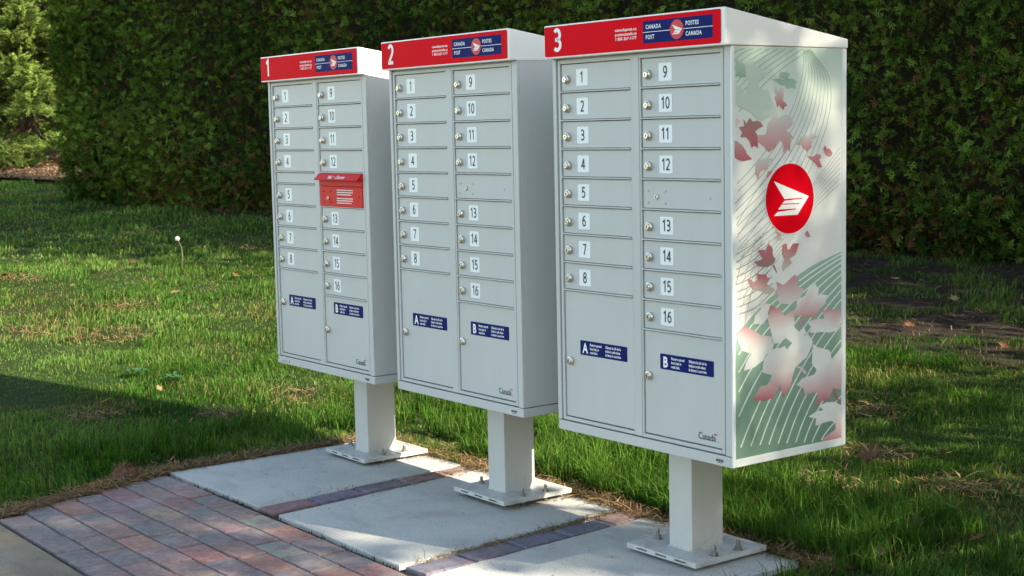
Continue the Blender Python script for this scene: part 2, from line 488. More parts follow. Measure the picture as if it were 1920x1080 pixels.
# outlines of the print on the side of the third mailbox: (y, z) in tenths of a millimetre
LEAVES=[([133,14751,244,14635,374,14571,468,14546,543,14442,542,14205,372,14191,129,14224],(163,190,172),(138,171,149)),([468,14546,639,14732,847,14576,961,14472,1133,14447,1402,14276,1170,14208,1016,14115,996,13916,862,13704,523,14205],(178,200,184),(178,200,184)),([127,13993,370,13915,464,13757,559,13968,730,14048,900,13836,1054,13889,1401,13863,1478,13676,1672,13407,1710,13137,1398,13114,1088,13010,859,13120,707,13254,518,13335,217,13416,124,13522],(178,200,184),(186,196,186)),([1518,14144,1830,14185,1987,14132,2027,14154,1791,14225,1870,14360,2027,14348,2146,14402,2106,14335,2245,14309,2185,14214,2165,14173,2344,14174,2544,14080,2444,14026,2483,13890,2304,13931,2125,13877,2027,13984,1849,13984,1713,14077],(138,171,149),(150,182,162)),([1615,13997,1712,13943,1771,13809,1810,13917,1948,13917,1987,13728,1947,13567,2065,13512,2125,13431,2026,13404,1966,13310,1868,13392,1789,13460,1730,13379,1692,13514,1614,13675,1692,13702,1595,13863],(196,198,190),(196,92,102)),([1730,13353,1749,13083,1946,13175,2184,13187,2303,13077,2383,12967,2263,12833,2024,12755,2223,12698,2362,12559,2262,12506,2242,12153,2103,12265,1944,12119,1984,12349,1826,12515,1708,12382,1629,12276,1395,12173,1279,12257,1201,12339,971,12451,952,12639,1280,12660,1359,12980,1476,13059],(196,198,190),(206,132,136)),([232,12876,440,12886,403,13098,516,12965,573,13017,649,13122,763,13014,954,13039,1088,12984,1184,12875,1030,12838,857,12747,952,12639,970,12291,817,12361,721,12297,646,12485,514,12594,287,12598,363,12729],(160,120,115),(196,92,102)),([17,12519,159,12502,346,12393,496,12243,534,12149,742,11997,381,11949,193,11999,14,12097],(190,150,146),(196,92,102)),([122,13128,309,13046,214,12942,120,12838],(222,190,188),(222,190,188)),([2462,12352,2704,12580,2947,12603,3151,12668,3377,12554,3233,12515,3070,12491,3111,12269,2927,12149,2826,12248,2785,12208,2704,12333],(196,198,190),(206,132,136)),([3605,12216,3688,12312,3751,12213,3876,12210,4002,12081,3897,11972,3709,12033],(196,92,102),(206,132,136)),([2911,12034,3176,12000,3300,12066,3465,12061,3527,11963,3423,11924,3569,11697,3403,11688,3259,11817,3136,11904],(206,132,136),(196,92,102)),([876,11913,1146,12013,1574,12002,1476,11910,1378,11872,1358,11697,1145,11691,1028,11614,970,11428,855,11619],(196,198,190),(206,132,136)),([1260,11471,1358,11643,1573,11677,1416,11520],(206,132,136),(206,132,136)),([1607,9825,1725,9873,1666,9986,1884,9891,1844,9825,1983,9693,1804,9745],(206,132,136),(196,198,190)),([2830,9836,2932,9942,3014,9854,3076,9752,2932,9747],(196,92,102),(206,132,136)),([805,9188,1135,9260,942,9504,1194,9507,1252,9389,1284,9509,1371,9654,1527,9535,1546,9315,1645,9226,1605,9119,1486,9072,1329,9015,979,9067],(196,92,102),(160,120,115)),([1486,9086,1605,9050,1715,8836,1691,8824,1565,9012],(160,120,115),(160,120,115)),([1923,9592,2083,9637,2122,9469,2203,9437,2343,9608,2606,9591,2505,9390,2444,9282,2202,9188,2303,9070,2162,8969,2021,8924,1941,8847,1902,8988,2002,9174,1923,9345],(196,92,102),(196,186,172)),([534,8747,668,8723,841,8601,919,8650,920,8867,1094,8827,1270,8828,1309,8729,1446,8705,1288,8553,1445,8472,1622,8375,1445,8279,1287,8265,1092,8363,782,8442,629,8577],(196,92,102),(190,180,170)),([1072,8173,1208,8024,1444,7977,1325,7739,1364,7626,1128,7455,778,7488,817,7703,1051,7874],(222,190,188),(226,226,220)),([2504,8025,2728,8062,2851,8108,3057,8386,3180,8362,3263,8440,3347,8293,3430,8258,3388,8063,3597,8074,3808,8028,3682,7925,3724,7808,3473,7659,3306,7476,2975,7464,2728,7543,2382,7560,2362,7702,2484,7803],(226,226,220),(206,132,136)),([1663,8592,1961,8472,2201,8606,2444,8741,2504,8583,2606,8519,2484,8389,2790,8309,2728,8146,2606,8016,2403,7977,2241,7908,2020,7927,1840,7970,1661,8096,1761,8198,1602,8294,1722,8395],(206,132,136),(212,208,202)),([2646,7536,2749,7470,2646,7241,2565,7263],(206,132,136),(206,132,136)),([2934,7341,3265,7394,3662,7372,3577,7607,3935,7647,4063,7578,4387,7607,4389,7204,4150,6968,3895,6935,3642,6989,3058,7018,3099,7184],(206,132,136),(226,226,220)),([1444,7963,1641,7849,1840,7832,1999,7595,2321,7733,2402,7474,2402,7250,2605,7090,2790,7241,2893,7034,2646,6861,2402,6745,2038,6978,1837,6859,1559,6860,1480,7117,1324,7574],(196,92,102),(226,226,220)),([87,7283,393,7470,738,7328,1048,7147,1441,7080,1559,6832,1499,6672,1281,6585,1124,6436,811,6291,378,6228,464,6448,677,6671,305,6798,180,7029],(206,132,136),(226,226,220)),([1471,6703,1901,6725,1998,6765,2094,6637,2239,6757,2532,6895,2975,6986,3174,6762,3124,6631,2926,6346,2434,6095,2336,5869,2238,5576,1946,5308,1803,5662,1514,5328,1135,5309,713,5379,1019,5723,1278,5725,1564,5959,1091,6113,1163,6470],(226,226,220),(196,92,102)),([2434,6112,2679,6101,2926,5903,2852,5843,2630,6039],(222,190,188),(222,190,188)),([3174,6694,3324,6593,3880,6432,3982,6162,4418,6497,4423,5208,4036,5307,3833,4968,3680,5022,3327,4894,3376,5267,2827,5266,2778,5443,2482,5598,2728,5756,3225,5800,3325,5926,3125,6119],(226,226,220),(196,92,102)),([4036,5307,4139,5173,4373,4795,4321,4802,4088,5110],(196,92,102),(196,92,102)),([2976,4613,3327,4722,3630,4717,3427,4864,3731,4929,4089,4901,4425,4753,4429,3718,3632,3745,3581,3874,4143,4091,4143,4266,3937,4364,3580,4342,3277,4297,3302,4518],(226,226,220),(206,132,136))]
LINES=[([2800,14965,2798,14877,2802,14794,2808,14713,2810,14629,2805,14537,2789,14434,2758,14316,2713,14178,2659,14025,2596,13861,2522,13689,2437,13515,2339,13343,2228,13177,2098,13013,1951,12848,1790,12682,1620,12519,1448,12360,1278,12208,1114,12064,956,11931,797,11806,638,11687,480,11573,322,11461,165,11348,8,11233],(120,150,132),0.0016),([2836,14963,2848,14872,2865,14786,2884,14702,2900,14615,2909,14520,2904,14413,2882,14291,2845,14151,2799,13995,2742,13828,2673,13654,2592,13476,2496,13299,2386,13125,2256,12950,2106,12770,1942,12589,1768,12409,1590,12234,1412,12067,1240,11911,1071,11767,900,11634,727,11508,554,11387,382,11268,210,11149,40,11027],(120,150,132),0.0016),([2873,14961,2897,14867,2929,14778,2961,14691,2991,14600,3012,14502,3019,14392,3007,14266,2978,14123,2939,13965,2889,13796,2825,13619,2747,13438,2654,13254,2544,13072,2414,12886,2262,12692,2095,12495,1916,12298,1732,12107,1547,11925,1366,11756,1187,11602,1003,11460,817,11327,629,11200,442,11075,256,10950,72,10821],(120,150,132),0.0016),([2910,14960,2947,14862,2992,14770,3039,14679,3082,14586,3116,14484,3134,14371,3132,14242,3112,14095,3080,13935,3036,13764,2977,13584,2904,13399,2813,13209,2704,13019,2573,12822,2419,12614,2248,12401,2065,12187,1875,11979,1683,11782,1493,11601,1303,11437,1107,11287,907,11146,704,11012,502,10882,301,10750,104,10615],(120,150,132),0.0016),([2947,14958,2997,14857,3055,14762,3116,14668,3173,14571,3220,14467,3250,14350,3257,14217,3246,14067,3222,13905,3184,13731,3131,13549,3061,13359,2972,13165,2864,12966,2733,12758,2577,12535,2403,12306,2215,12075,2018,11851,1819,11639,1621,11445,1420,11271,1211,11112,997,10965,780,10824,562,10687,347,10550,136,10408],(120,150,132),0.0016),([2983,14956,3047,14852,3119,14754,3194,14657,3264,14557,3324,14449,3366,14329,3383,14192,3380,14039,3364,13874,3333,13699,3285,13514,3218,13320,3133,13119,3026,12913,2893,12693,2735,12456,2558,12210,2365,11963,2163,11722,1955,11495,1749,11288,1537,11104,1316,10937,1088,10782,856,10636,623,10493,393,10349,168,10201],(120,150,132),0.0016),([3020,14954,3097,14847,3183,14745,3272,14645,3356,14542,3428,14431,3482,14307,3510,14167,3516,14011,3507,13844,3482,13666,3439,13478,3377,13280,3294,13074,3187,12859,3054,12628,2895,12377,2714,12115,2516,11850,2308,11593,2093,11350,1877,11131,1655,10937,1421,10761,1178,10599,932,10446,684,10298,439,10148,200,9993],(120,150,132),0.0016),([3057,14952,3147,14842,3247,14737,3350,14634,3448,14527,3533,14413,3599,14286,3637,14142,3651,13983,3650,13813,3632,13633,3594,13442,3536,13241,3455,13029,3350,12806,3217,12563,3055,12297,2870,12018,2668,11737,2453,11463,2231,11205,2006,10973,1773,10769,1526,10585,1270,10416,1008,10257,745,10102,485,9947,232,9785],(120,150,132),0.0016),([3094,14950,3197,14837,3311,14729,3428,14623,3540,14513,3639,14395,3716,14264,3765,14117,3788,13954,3794,13782,3782,13600,3750,13406,3696,13201,3618,12983,3514,12752,3379,12497,3216,12217,3028,11922,2821,11623,2600,11332,2370,11058,2136,10814,1892,10600,1632,10408,1361,10232,1084,10066,806,9906,531,9744,265,9577],(120,150,132),0.0016),([3131,14948,3247,14832,3375,14721,3506,14611,3632,14498,3744,14377,3834,14243,3893,14091,3924,13926,3939,13751,3934,13567,3907,13370,3857,13161,3781,12937,3678,12697,3543,12431,3377,12136,3186,11824,2974,11509,2747,11200,2509,10912,2266,10654,2012,10430,1739,10230,1453,10047,1161,9875,867,9709,577,9542,297,9368],(120,150,132),0.0016),([2185,12265,2003,12106,1820,11948,1636,11791,1455,11634,1279,11478,1109,11323,949,11168,798,11013,657,10858,522,10703,391,10549,262,10395,132,10242,1,10089],(120,150,132),0.0015),([2268,11919,2087,11752,1904,11584,1722,11416,1542,11250,1365,11086,1193,10925,1028,10768,870,10616,718,10468,571,10323,427,10180,285,10038,142,9896,-2,9753],(120,150,132),0.0015),([2352,11572,2171,11396,1989,11218,1809,11040,1629,10864,1452,10692,1278,10526,1107,10368,941,10218,779,10077,620,9941,463,9809,307,9679,152,9549,-4,9416],(120,150,132),0.0015),([2436,11224,2255,11039,2075,10850,1895,10662,1716,10476,1539,10296,1362,10125,1187,9965,1014,9819,841,9684,670,9558,500,9438,330,9320,162,9201,-6,9079],(120,150,132),0.0015),([33,14789,53,14806,72,14823,90,14841,109,14858,130,14874,155,14889,184,14903,218,14914,257,14923,300,14931,345,14939,390,14946,435,14953,479,14961],(120,150,132),0.0016),([31,14582,75,14616,118,14651,160,14687,203,14723,247,14757,295,14788,347,14818,404,14843,465,14866,530,14887,596,14907,663,14926,730,14945,795,14966],(120,150,132),0.0016),([30,14374,97,14426,164,14479,230,14533,296,14587,365,14638,436,14687,511,14732,591,14773,674,14809,761,14843,849,14875,938,14906,1027,14938,1115,14971],(120,150,132),0.0016),([29,14165,120,14235,210,14307,300,14379,391,14450,483,14520,578,14585,677,14646,779,14701,885,14752,994,14798,1104,14843,1215,14886,1326,14930,1437,14977],(120,150,132),0.0016),([27,13957,142,14044,256,14134,370,14224,485,14313,602,14400,721,14483,843,14560,968,14630,1097,14694,1228,14753,1361,14810,1495,14866,1629,14923,1762,14982],(120,150,132),0.0016),([26,13748,164,13853,302,13960,441,14069,580,14176,721,14281,864,14380,1010,14473,1159,14558,1310,14635,1464,14708,1620,14777,1777,14846,1934,14915,2091,14988],(120,150,132),0.0016),([24,13539,186,13661,349,13786,511,13913,675,14038,840,14160,1008,14277,1177,14386,1350,14485,1525,14576,1702,14662,1881,14744,2061,14825,2242,14907,2423,14993],(120,150,132),0.0016),([23,13330,209,13469,395,13612,582,13756,771,13900,961,14040,1152,14173,1346,14298,1543,14412,1741,14517,1942,14616,2144,14711,2348,14805,2553,14900,2758,14999],(120,150,132),0.0016),([21,13121,231,13277,442,13437,654,13600,867,13761,1082,13918,1298,14069,1516,14210,1736,14339,1957,14458,2181,14570,2405,14677,2632,14784,2859,14892,3088,15004],(120,150,132),0.0016),([4340,12245,4203,12123,4070,12004,3938,11886,3805,11767,3668,11646,3526,11522,3376,11393,3227,11258,3082,11118,2936,10975,2779,10830,2606,10685,2410,10541,2182,10399,1918,10259,1621,10120,1303,9983,972,9846,638,9711,309,9577,-4,9444],(150,168,154),0.0013),([4340,12097,4196,11977,4054,11859,3914,11742,3773,11624,3629,11504,3480,11379,3325,11248,3170,11111,3021,10969,2870,10822,2711,10673,2536,10522,2340,10372,2115,10223,1856,10076,1567,9928,1259,9781,939,9635,616,9489,298,9345,-6,9203],(150,168,154),0.0013),([4341,11950,4188,11830,4039,11713,3890,11597,3741,11481,3589,11361,3434,11236,3273,11104,3114,10965,2960,10819,2805,10669,2642,10515,2466,10360,2270,10203,2047,10048,1794,9893,1514,9737,1215,9580,906,9423,594,9267,287,9113,-7,8961],(150,168,154),0.0013),([4341,11802,4181,11683,4023,11567,3866,11453,3709,11338,3550,11219,3388,11094,3221,10961,3057,10819,2899,10670,2739,10516,2574,10358,2396,10197,2200,10035,1980,9873,1732,9710,1460,9545,1171,9379,872,9212,572,9046,276,8881,-9,8719],(150,168,154),0.0013),([4342,11654,4174,11536,4007,11422,3842,11309,3676,11195,3510,11076,3341,10951,3170,10817,3001,10673,2837,10521,2674,10363,2505,10201,2326,10035,2130,9867,1913,9698,1671,9528,1406,9354,1127,9177,839,9000,550,8823,264,8648,-11,8476],(150,168,154),0.0013),([4343,11507,4166,11389,3991,11276,3818,11165,3644,11052,3470,10934,3295,10809,3118,10673,2944,10527,2776,10372,2609,10211,2437,10044,2256,9873,2060,9699,1846,9524,1609,9345,1353,9162,1083,8976,806,8788,528,8601,253,8416,-12,8234],(150,168,154),0.0013),([4343,11359,4159,11242,3976,11130,3794,11020,3612,10909,3431,10792,3249,10667,3066,10530,2888,10381,2715,10223,2544,10058,2369,9887,2186,9711,1991,9531,1779,9349,1547,9163,1299,8971,1039,8775,773,8577,506,8379,242,8183,-14,7991],(150,168,154),0.0013),([4344,11211,4151,11095,3960,10985,3770,10876,3580,10766,3391,10650,3203,10524,3015,10386,2832,10235,2654,10075,2479,9906,2301,9730,2116,9549,1921,9363,1712,9175,1486,8981,1245,8780,996,8574,740,8365,484,8156,231,7950,-16,7747],(150,168,154),0.0013),([33,9415,107,9442,180,9469,253,9494,326,9521,401,9549,478,9578,558,9610,641,9645,727,9682,816,9721,906,9762,996,9802,1087,9843,1176,9883],(118,152,132),0.0022),([32,9212,111,9238,190,9263,269,9288,348,9313,429,9340,511,9370,595,9402,682,9439,771,9478,862,9520,953,9564,1046,9608,1138,9652,1230,9695],(118,152,132),0.0022),([30,9008,115,9034,200,9058,285,9081,370,9106,456,9132,544,9161,632,9194,723,9232,814,9274,907,9319,1001,9366,1096,9413,1190,9461,1284,9507],(118,152,132),0.0022),([29,8804,120,8829,210,8852,301,8874,392,8898,484,8923,577,8952,670,8986,764,9025,858,9070,954,9117,1049,9167,1145,9218,1242,9269,1338,9318],(118,152,132),0.0022),([28,8600,124,8624,221,8645,317,8667,415,8689,512,8714,609,8743,707,8777,804,8818,902,8864,1000,8915,1097,8968,1195,9022,1294,9076,1392,9128],(118,152,132),0.0022),([26,8396,128,8418,231,8439,334,8459,437,8480,540,8504,642,8533,744,8568,846,8610,946,8659,1046,8712,1146,8768,1246,8826,1346,8883,1447,8938],(118,152,132),0.0022),([25,8191,132,8213,241,8232,350,8251,459,8271,568,8294,676,8323,782,8358,887,8402,990,8453,1092,8509,1194,8568,1296,8629,1398,8689,1501,8747],(118,152,132),0.0022),([23,7986,137,8007,251,8025,366,8043,481,8061,596,8084,709,8112,820,8148,928,8193,1034,8246,1139,8305,1243,8368,1346,8432,1450,8495,1556,8556],(118,152,132),0.0022),([22,7781,141,7801,261,7818,383,7834,504,7851,624,7873,742,7901,857,7937,969,7984,1078,8039,1185,8101,1291,8167,1397,8234,1503,8301,1611,8365],(118,152,132),0.0022),([26,8396,63,8505,100,8615,137,8726,174,8836,212,8945,250,9052,289,9156,328,9258,369,9357,411,9454,453,9550,495,9645,537,9741,578,9838],(200,150,148),0.0015),([22,7762,81,7910,140,8057,199,8205,258,8353,317,8500,378,8648,439,8795,501,8941,564,9088,628,9234,692,9380,757,9526,821,9673,885,9819],(200,150,148),0.0015),([125,7293,151,7381,174,7466,197,7550,221,7635,248,7727,280,7826,319,7938,366,8066,420,8209,479,8360,541,8517,604,8672,667,8823,727,8963,786,9093,844,9216,903,9336,961,9453,1020,9569,1078,9685,1137,9804],(200,150,148),0.0015),([423,7473,451,7569,477,7664,503,7759,529,7854,558,7951,590,8052,627,8156,668,8266,714,8380,763,8498,814,8617,868,8737,923,8856,978,8972,1036,9086,1096,9199,1157,9311,1221,9423,1284,9535,1348,9648,1410,9761],(200,150,148),0.0015)]
FIELD=[-14,6954,78,7067,167,7182,258,7296,357,7408,470,7517,606,7627,762,7738,924,7845,1078,7942,1208,8024,1302,8083,1368,8122,1427,8152,1499,8187,1602,8239,1748,8312,1922,8400,2112,8494,2304,8586,2484,8668,2648,8738,2805,8800,2961,8859,3125,8916,3304,8972,3502,9029,3714,9083,3935,9137,4159,9191,4381,9245,4402,4096,4403,3768,-36,3713]
FLINES=[([-15,6805,196,7020,426,7230,676,7434,946,7632,1237,7825,1550,8012,1884,8195,2240,8372,2619,8544,3022,8711,3450,8873,3902,9030,4381,9183],(216,226,216),0.0036),([-17,6469,194,6703,425,6932,676,7154,947,7371,1239,7581,1551,7786,1886,7986,2242,8179,2621,8368,3024,8551,3451,8728,3903,8901,4381,9068],(216,226,216),0.0036),([-21,5947,192,6215,425,6476,677,6731,949,6979,1241,7220,1555,7455,1889,7684,2246,7906,2625,8123,3028,8334,3454,8539,3905,8738,4382,8931],(216,226,216),0.0036),([-25,5358,190,5663,424,5961,678,6251,951,6534,1244,6809,1558,7077,1893,7339,2250,7593,2629,7841,3031,8082,3457,8317,3907,8546,4383,8768],(216,226,216),0.0036),([-30,4636,188,4988,424,5331,679,5666,954,5993,1248,6311,1563,6621,1898,6924,2255,7218,2634,7506,3036,7786,3461,8058,3910,8324,4383,8582],(216,226,216),0.0036),([40,3701,257,4116,492,4521,746,4916,1018,5302,1309,5677,1620,6044,1950,6402,2301,6750,2673,7090,3067,7422,3483,7745,3922,8061,4384,8368],(216,226,216),0.0036),([456,3699,654,4094,868,4480,1099,4857,1346,5224,1610,5582,1892,5931,2191,6272,2508,6603,2845,6927,3200,7242,3574,7548,3969,7847,4385,8138],(216,226,216),0.0036),([830,3698,1010,4070,1205,4433,1415,4787,1639,5133,1879,5469,2135,5797,2406,6117,2693,6428,2997,6731,3318,7027,3656,7314,4012,7594,4386,7866],(216,226,216),0.0036),([1207,3697,1370,4039,1545,4373,1733,4699,1935,5016,2150,5326,2379,5627,2621,5920,2878,6206,3150,6484,3436,6754,3738,7017,4055,7272,4388,7521],(216,226,216),0.0036),([1605,3705,1748,4011,1902,4310,2068,4602,2245,4886,2434,5162,2634,5431,2847,5693,3072,5948,3310,6196,3560,6436,3823,6670,4099,6897,4389,7117],(216,226,216),0.0036),([1976,3706,2100,3975,2234,4237,2378,4492,2532,4740,2696,4982,2871,5217,3056,5445,3251,5668,3457,5883,3674,6093,3901,6296,4141,6494,4391,6685],(216,226,216),0.0036),([2358,3712,2463,3937,2576,4156,2698,4369,2828,4576,2967,4778,3114,4974,3270,5164,3434,5349,3608,5529,3790,5703,3982,5872,4183,6035,4393,6193],(216,226,216),0.0036),([2728,3715,2814,3890,2907,4061,3007,4228,3113,4389,3227,4547,3348,4699,3475,4847,3610,4991,3752,5130,3902,5264,4059,5394,4223,5520,4395,5642],(216,226,216),0.0036),([3085,3717,3153,3838,3225,3956,3304,4070,3388,4181,3477,4289,3572,4393,3673,4494,3779,4592,3891,4686,4009,4777,4133,4865,4262,4949,4398,5031],(216,226,216),0.0036),([3446,3722,3494,3788,3547,3852,3603,3914,3664,3973,3729,4031,3798,4086,3871,4140,3949,4191,4030,4241,4116,4288,4207,4333,4301,4377,4401,4418],(216,226,216),0.0036)]
EMBLEM=[(-0.0653,0.0504),(0.0768,0.0036),(0.0309,-0.0463),(-0.0648,-0.0456),(-0.0506,-0.0351),(0.024,-0.0311),(0.024,-0.0286),(-0.0478,-0.0285),(-0.0347,-0.0157),(0.0382,-0.0168),(0.0382,-0.0143),(-0.0319,-0.0125),(-0.0212,-0.0054),(0.0532,-0.0023),(0.0511,0.0),(-0.0228,-0.0004)]

# ------------------------------------------------------------------ the ground, sidewalk and paving
def lawn_ground():
    xs = np.concatenate([np.arange(-70, -20, 2.5), np.arange(-20, -1, .25), np.arange(-1, -.9, .05), [-.875, -.86], np.arange(-.8, 1.7, .1), [1.70, 1.72], np.arange(1.8, 6, .25), np.arange(6, 45, 3)])
    ys = np.concatenate([np.arange(-40, -3, 3), [-2.94, -2.9], np.arange(-2.7, -1.4, .2), [-1.33, -1.31], np.arange(-1.2, .4, .1), [.43, .46], np.arange(.55, 9, .22), np.arange(9, 60, 3)])
    X, Y = np.meshgrid(xs, ys, indexing='ij')
    Z = ground_h(X, Y) - .014 + .03 * (fbm(X * 1.3, Y * 1.3) - .5) * sstep(.8, 2.5, np.hypot(X - .4, Y))
    dip = (X > -.87) & (X < 1.71) & (Y > -1.32) & (Y < .445)
    Z = np.where(dip, -.10, Z)
    Z = np.where(Y < -1.32, -.16, Z)
    s, d = hedge_sd(X, Y)
    wide = .45 + 3.1 * sstep(5.5, 8.5, s)
    dirt = np.clip(sstep(wide + .25, wide - .5, d + .8 * (fbm(X * .9, Y * .9) - .5)), 0, 1) * (d > -1.5) * (s > -.1)
    nx, ny = X.shape
    idx = np.arange(nx * ny).reshape(nx, ny)
    q = np.stack([idx[:-1, :-1], idx[1:, :-1], idx[1:, 1:], idx[:-1, 1:]], -1).reshape(-1, 4)
    T = np.concatenate([q[:, [0, 1, 2]], q[:, [0, 2, 3]]])
    V = np.stack([X, Y, Z], -1).reshape(-1, 3)
    me = np_tris('lawn', V, T, np.repeat(dirt.reshape(-1, 1), 3, 1), M['soil'])
    me.polygons.foreach_set('use_smooth', [True] * len(me.polygons))
    return tag(link('lawn', me), kind='structure')
lawn_ground()

mb = MB().box(-14, 16, -2.9, -1.309, -.2, -.013)
tag(mb.obj('sidewalk', M['walk'], bevel=.006, segs=2), kind='structure')
mb = MB().box(-40, 40, -12, -2.915, -.3, -.14)
tag(mb.obj('road', M['asphalt']), kind='structure')

pave = MB().add([(-.87, -1.307, -.03), (1.70, -1.307, -.03), (1.70, .44, -.03), (-.87, .44, -.03),
                 (-.87, -1.307, -.12), (1.70, -1.307, -.12), (1.70, .44, -.12), (-.87, .44, -.12)],
                [(0, 1, 2, 3), (7, 6, 5, 4), (0, 4, 5, 1), (1, 5, 6, 2), (2, 6, 7, 3), (3, 7, 4, 0)]).obj('pavement', M['sand'])
tag(pave, kind='structure')
SLABS = [[(-.835, -.540), (-.109, -.521), (-.176, .400), (-.846, .405)],
         [(.036, -.524), (.822, -.532), (.748, .415), (-.066, .408)],
         [(.962, -.517), (1.61, -.53), (1.58, .405), (.892, .421)]]
for P in SLABS:
    # the long edges are subdivided and frayed a little
    pts = []
    for i in range(4):
        a, b = Vector(P[i]), Vector(P[(i + 1) % 4]); nrm = Vector((b.y - a.y, a.x - b.x)).normalized()
        for k in range(14):
            t = k / 14
            pts.append(a.lerp(b, t) + nrm * (random.uniform(-.0035, .0025) if k else 0))
    n = len(pts)
    vs = [(p.x, p.y, -.012) for p in pts] + [(p.x, p.y, -.09) for p in pts]
    mb = MB().add(vs, [tuple(range(n)), tuple(range(2 * n - 1, n - 1, -1))] + [(i, n + i, n + (i + 1) % n, (i + 1) % n) for i in range(n)])
    mb.obj('slab', M['slab'], pave, bevel=.005, segs=2)

# paver stones: rows between the sidewalk and the slabs, joints read off the photograph
B_, P_, R_, O_, G_ = (.115, .118, .125), (.22, .15, .145), (.25, .12, .11), (.38, .18, .12), (.26, .24, .23)
def paver_mesh(w, d):
    bm = bmesh.new()
    bmesh.ops.create_cube(bm, size=1, matrix=Matrix.Diagonal((w, d, .05, 1)))
    bmesh.ops.bevel(bm, geom=[e for e in bm.edges if all(v.co.z > 0 for v in e.verts)], offset=.0075, segments=2, affect='EDGES', profile=.6)
    vert = [e for e in bm.edges if abs(e.verts[0].co.z - e.verts[1].co.z) > .03]
    me = bpy.data.meshes.new('paver'); bm.to_mesh(me); bm.free(); me.materials.append(M['paver'])
    return me
_pm = {}
def paver_at(cx, cy, w, d, colr, blend, rz=0):
    k = (round(w, 3), round(d, 3))
    if k not in _pm: _pm[k] = paver_mesh(*k)
    o = link('paver', _pm[k], None, pave)
    o.location = (cx, cy, -.0395 + random.uniform(-.0018, .0015))
    o.rotation_euler = (random.uniform(-.014, .014), random.uniform(-.010, .010), rz + random.uniform(-.012, .012))
    o.color = (*[c * random.uniform(.88, 1.14) for c in colr], blend)
PITCH, Y0 = .1055, -1.293
ROWS = [  # left end of the row, first full joint, colours from the left (then random)
    (-.575, -.395, 'PBBBPBPPB'), (-.655, -.525, 'BBBPBPPGB'), (-.68, -.64, 'PRBROPPBRG'), (-.70, -.585, 'GPPBPRPBPG'),
    (-.75, -.545, 'RPPPBRRPPB'), (-.79, -.655, 'PPRBPPGBRP'), (-.822, -.785, 'BPRPPGOPBR')]
CM = {'B': (B_, .7), 'P': (P_, .42), 'R': (R_, .32), 'O': (O_, .2), 'G': (G_, .55), 'D': ((.095, .11, .165), .1)}
for r, (xl, j0, cols) in enumerate(ROWS):
    yc = Y0 + PITCH * (r + .5)
    edges = [xl, j0]
    while edges[-1] < 1.72: edges.append(edges[-1] + .193 + random.uniform(-.004, .004))
    for i in range(len(edges) - 1):
        c = cols[i] if i < len(cols) else random.choice('BPRGBP')
        a, b = edges[i], edges[i + 1]
        if b > 1.72: b = 1.72
        if b - a < .02: continue
        cc, bl = CM[c]
        paver_at((a + b) / 2, yc, round(b - a - .006, 2) if i else b - a - .006, PITCH - .006, cc, bl + random.uniform(-.15, .15))
# the soldier columns between the slabs
for (xa, xb, cols) in ((-.068, -.128, 'RDDRPRR'), (.894, .826, 'DDDDPDD')):
    ys = -.52
    for i, c in enumerate(cols[:5]):
        yc = -.52 + .2 * i + .095
        t = (yc + .52) / .9
        cc, bl = CM[c]
        paver_at(xa + (xb - xa) * t + (.006 if i % 2 else 0), yc, .10, .19, cc, bl, rz=.065)

# ------------------------------------------------------------------ mailboxes
W, D, ZB, ZH0, ZH1, ZH2 = .762, .458, .3548, 1.5048, 1.6051, 1.5295
HY = -.0295
PITCHD = .0866
def lock_mesh():
    mb = MB()
    mb.lathe([(.0135, 0), (.0135, -.006), (.0125, -.0085), (.0098, -.0095), (.0092, -.0125), (.0075, -.0145), (.0050, -.0145)], 18, 'y')
    mb.box(-.0011, .0011, -.0155, -.0140, -.0038, .0038, 1)
    me = mb.mesh('lock', [M['nickel'], M['hole']])
    return me
LOCK = lock_mesh()
def door_mesh(w, h, lip=True):
    """a flush sheet-steel door with a folded lip along its lower edge; origin at its lower left corner"""
    mb = MB()
    mb.box(.0020, w - .0018, .0055, .0090, .0056, h - .0020)
    if lip: mb.box(-.001, w + .001, -.0012, .0090, 0, .0042)
    return mb.mesh('compartment_door', M['grey'], bevel=.0009)
DOOR = door_mesh(.319, PITCHD)
DOORC = door_mesh(.319, .0872)
def film_mesh():
    mb = MB(); rrect(mb, -.0270, .0270, -.0252, .0252, -.0006, .004)
    return mb.mesh('number_plate', M['plate'])
FILM = film_mesh()
_num = {}
def num_mesh(s):
    if s not in _num:
        mb = MB(); digits(mb, s, 0, -.0160, 0, .0325, .145, .57, .94)
        _num[s] = mb.mesh('number', M['ink'])
    return _num[s]
def rivet_mesh(mat):
    mb = MB().lathe([(.0042, 0), (.0036, -.0016), (.0018, -.0024)], 10, 'y')
    return mb.mesh('rivet', mat)
RIVG, RIVR = rivet_mesh(M['grey']), rivet_mesh(M['redbox'])
def keyway_mesh():
    mb = MB().lathe([(.0075, 0), (.0075, -.003), (.006, -.0045)], 14, 'y')
    mb.box(-.0015, .0015, -.0052, -.0042, -.004, .004, 1)
    return mb.mesh('lock', [M['nickel'], M['hole']])
KEYWAY = keyway_mesh()

def compartment(box, x0, ztop, h, s, me):
    d = link('compartment_door', me, None, box, (x0, 0, ztop - h))
    l = link('lock', LOCK, None, d, (.0298, .0055, h - .0475)); l.rotation_euler = (0, random.uniform(-.5, .5), 0)
    link('number_plate', FILM, None, d, (.0995, .0055, h - .0425))
    link('number', num_mesh(s), None, d, (.0995, .0046, h - .0425))
    return d

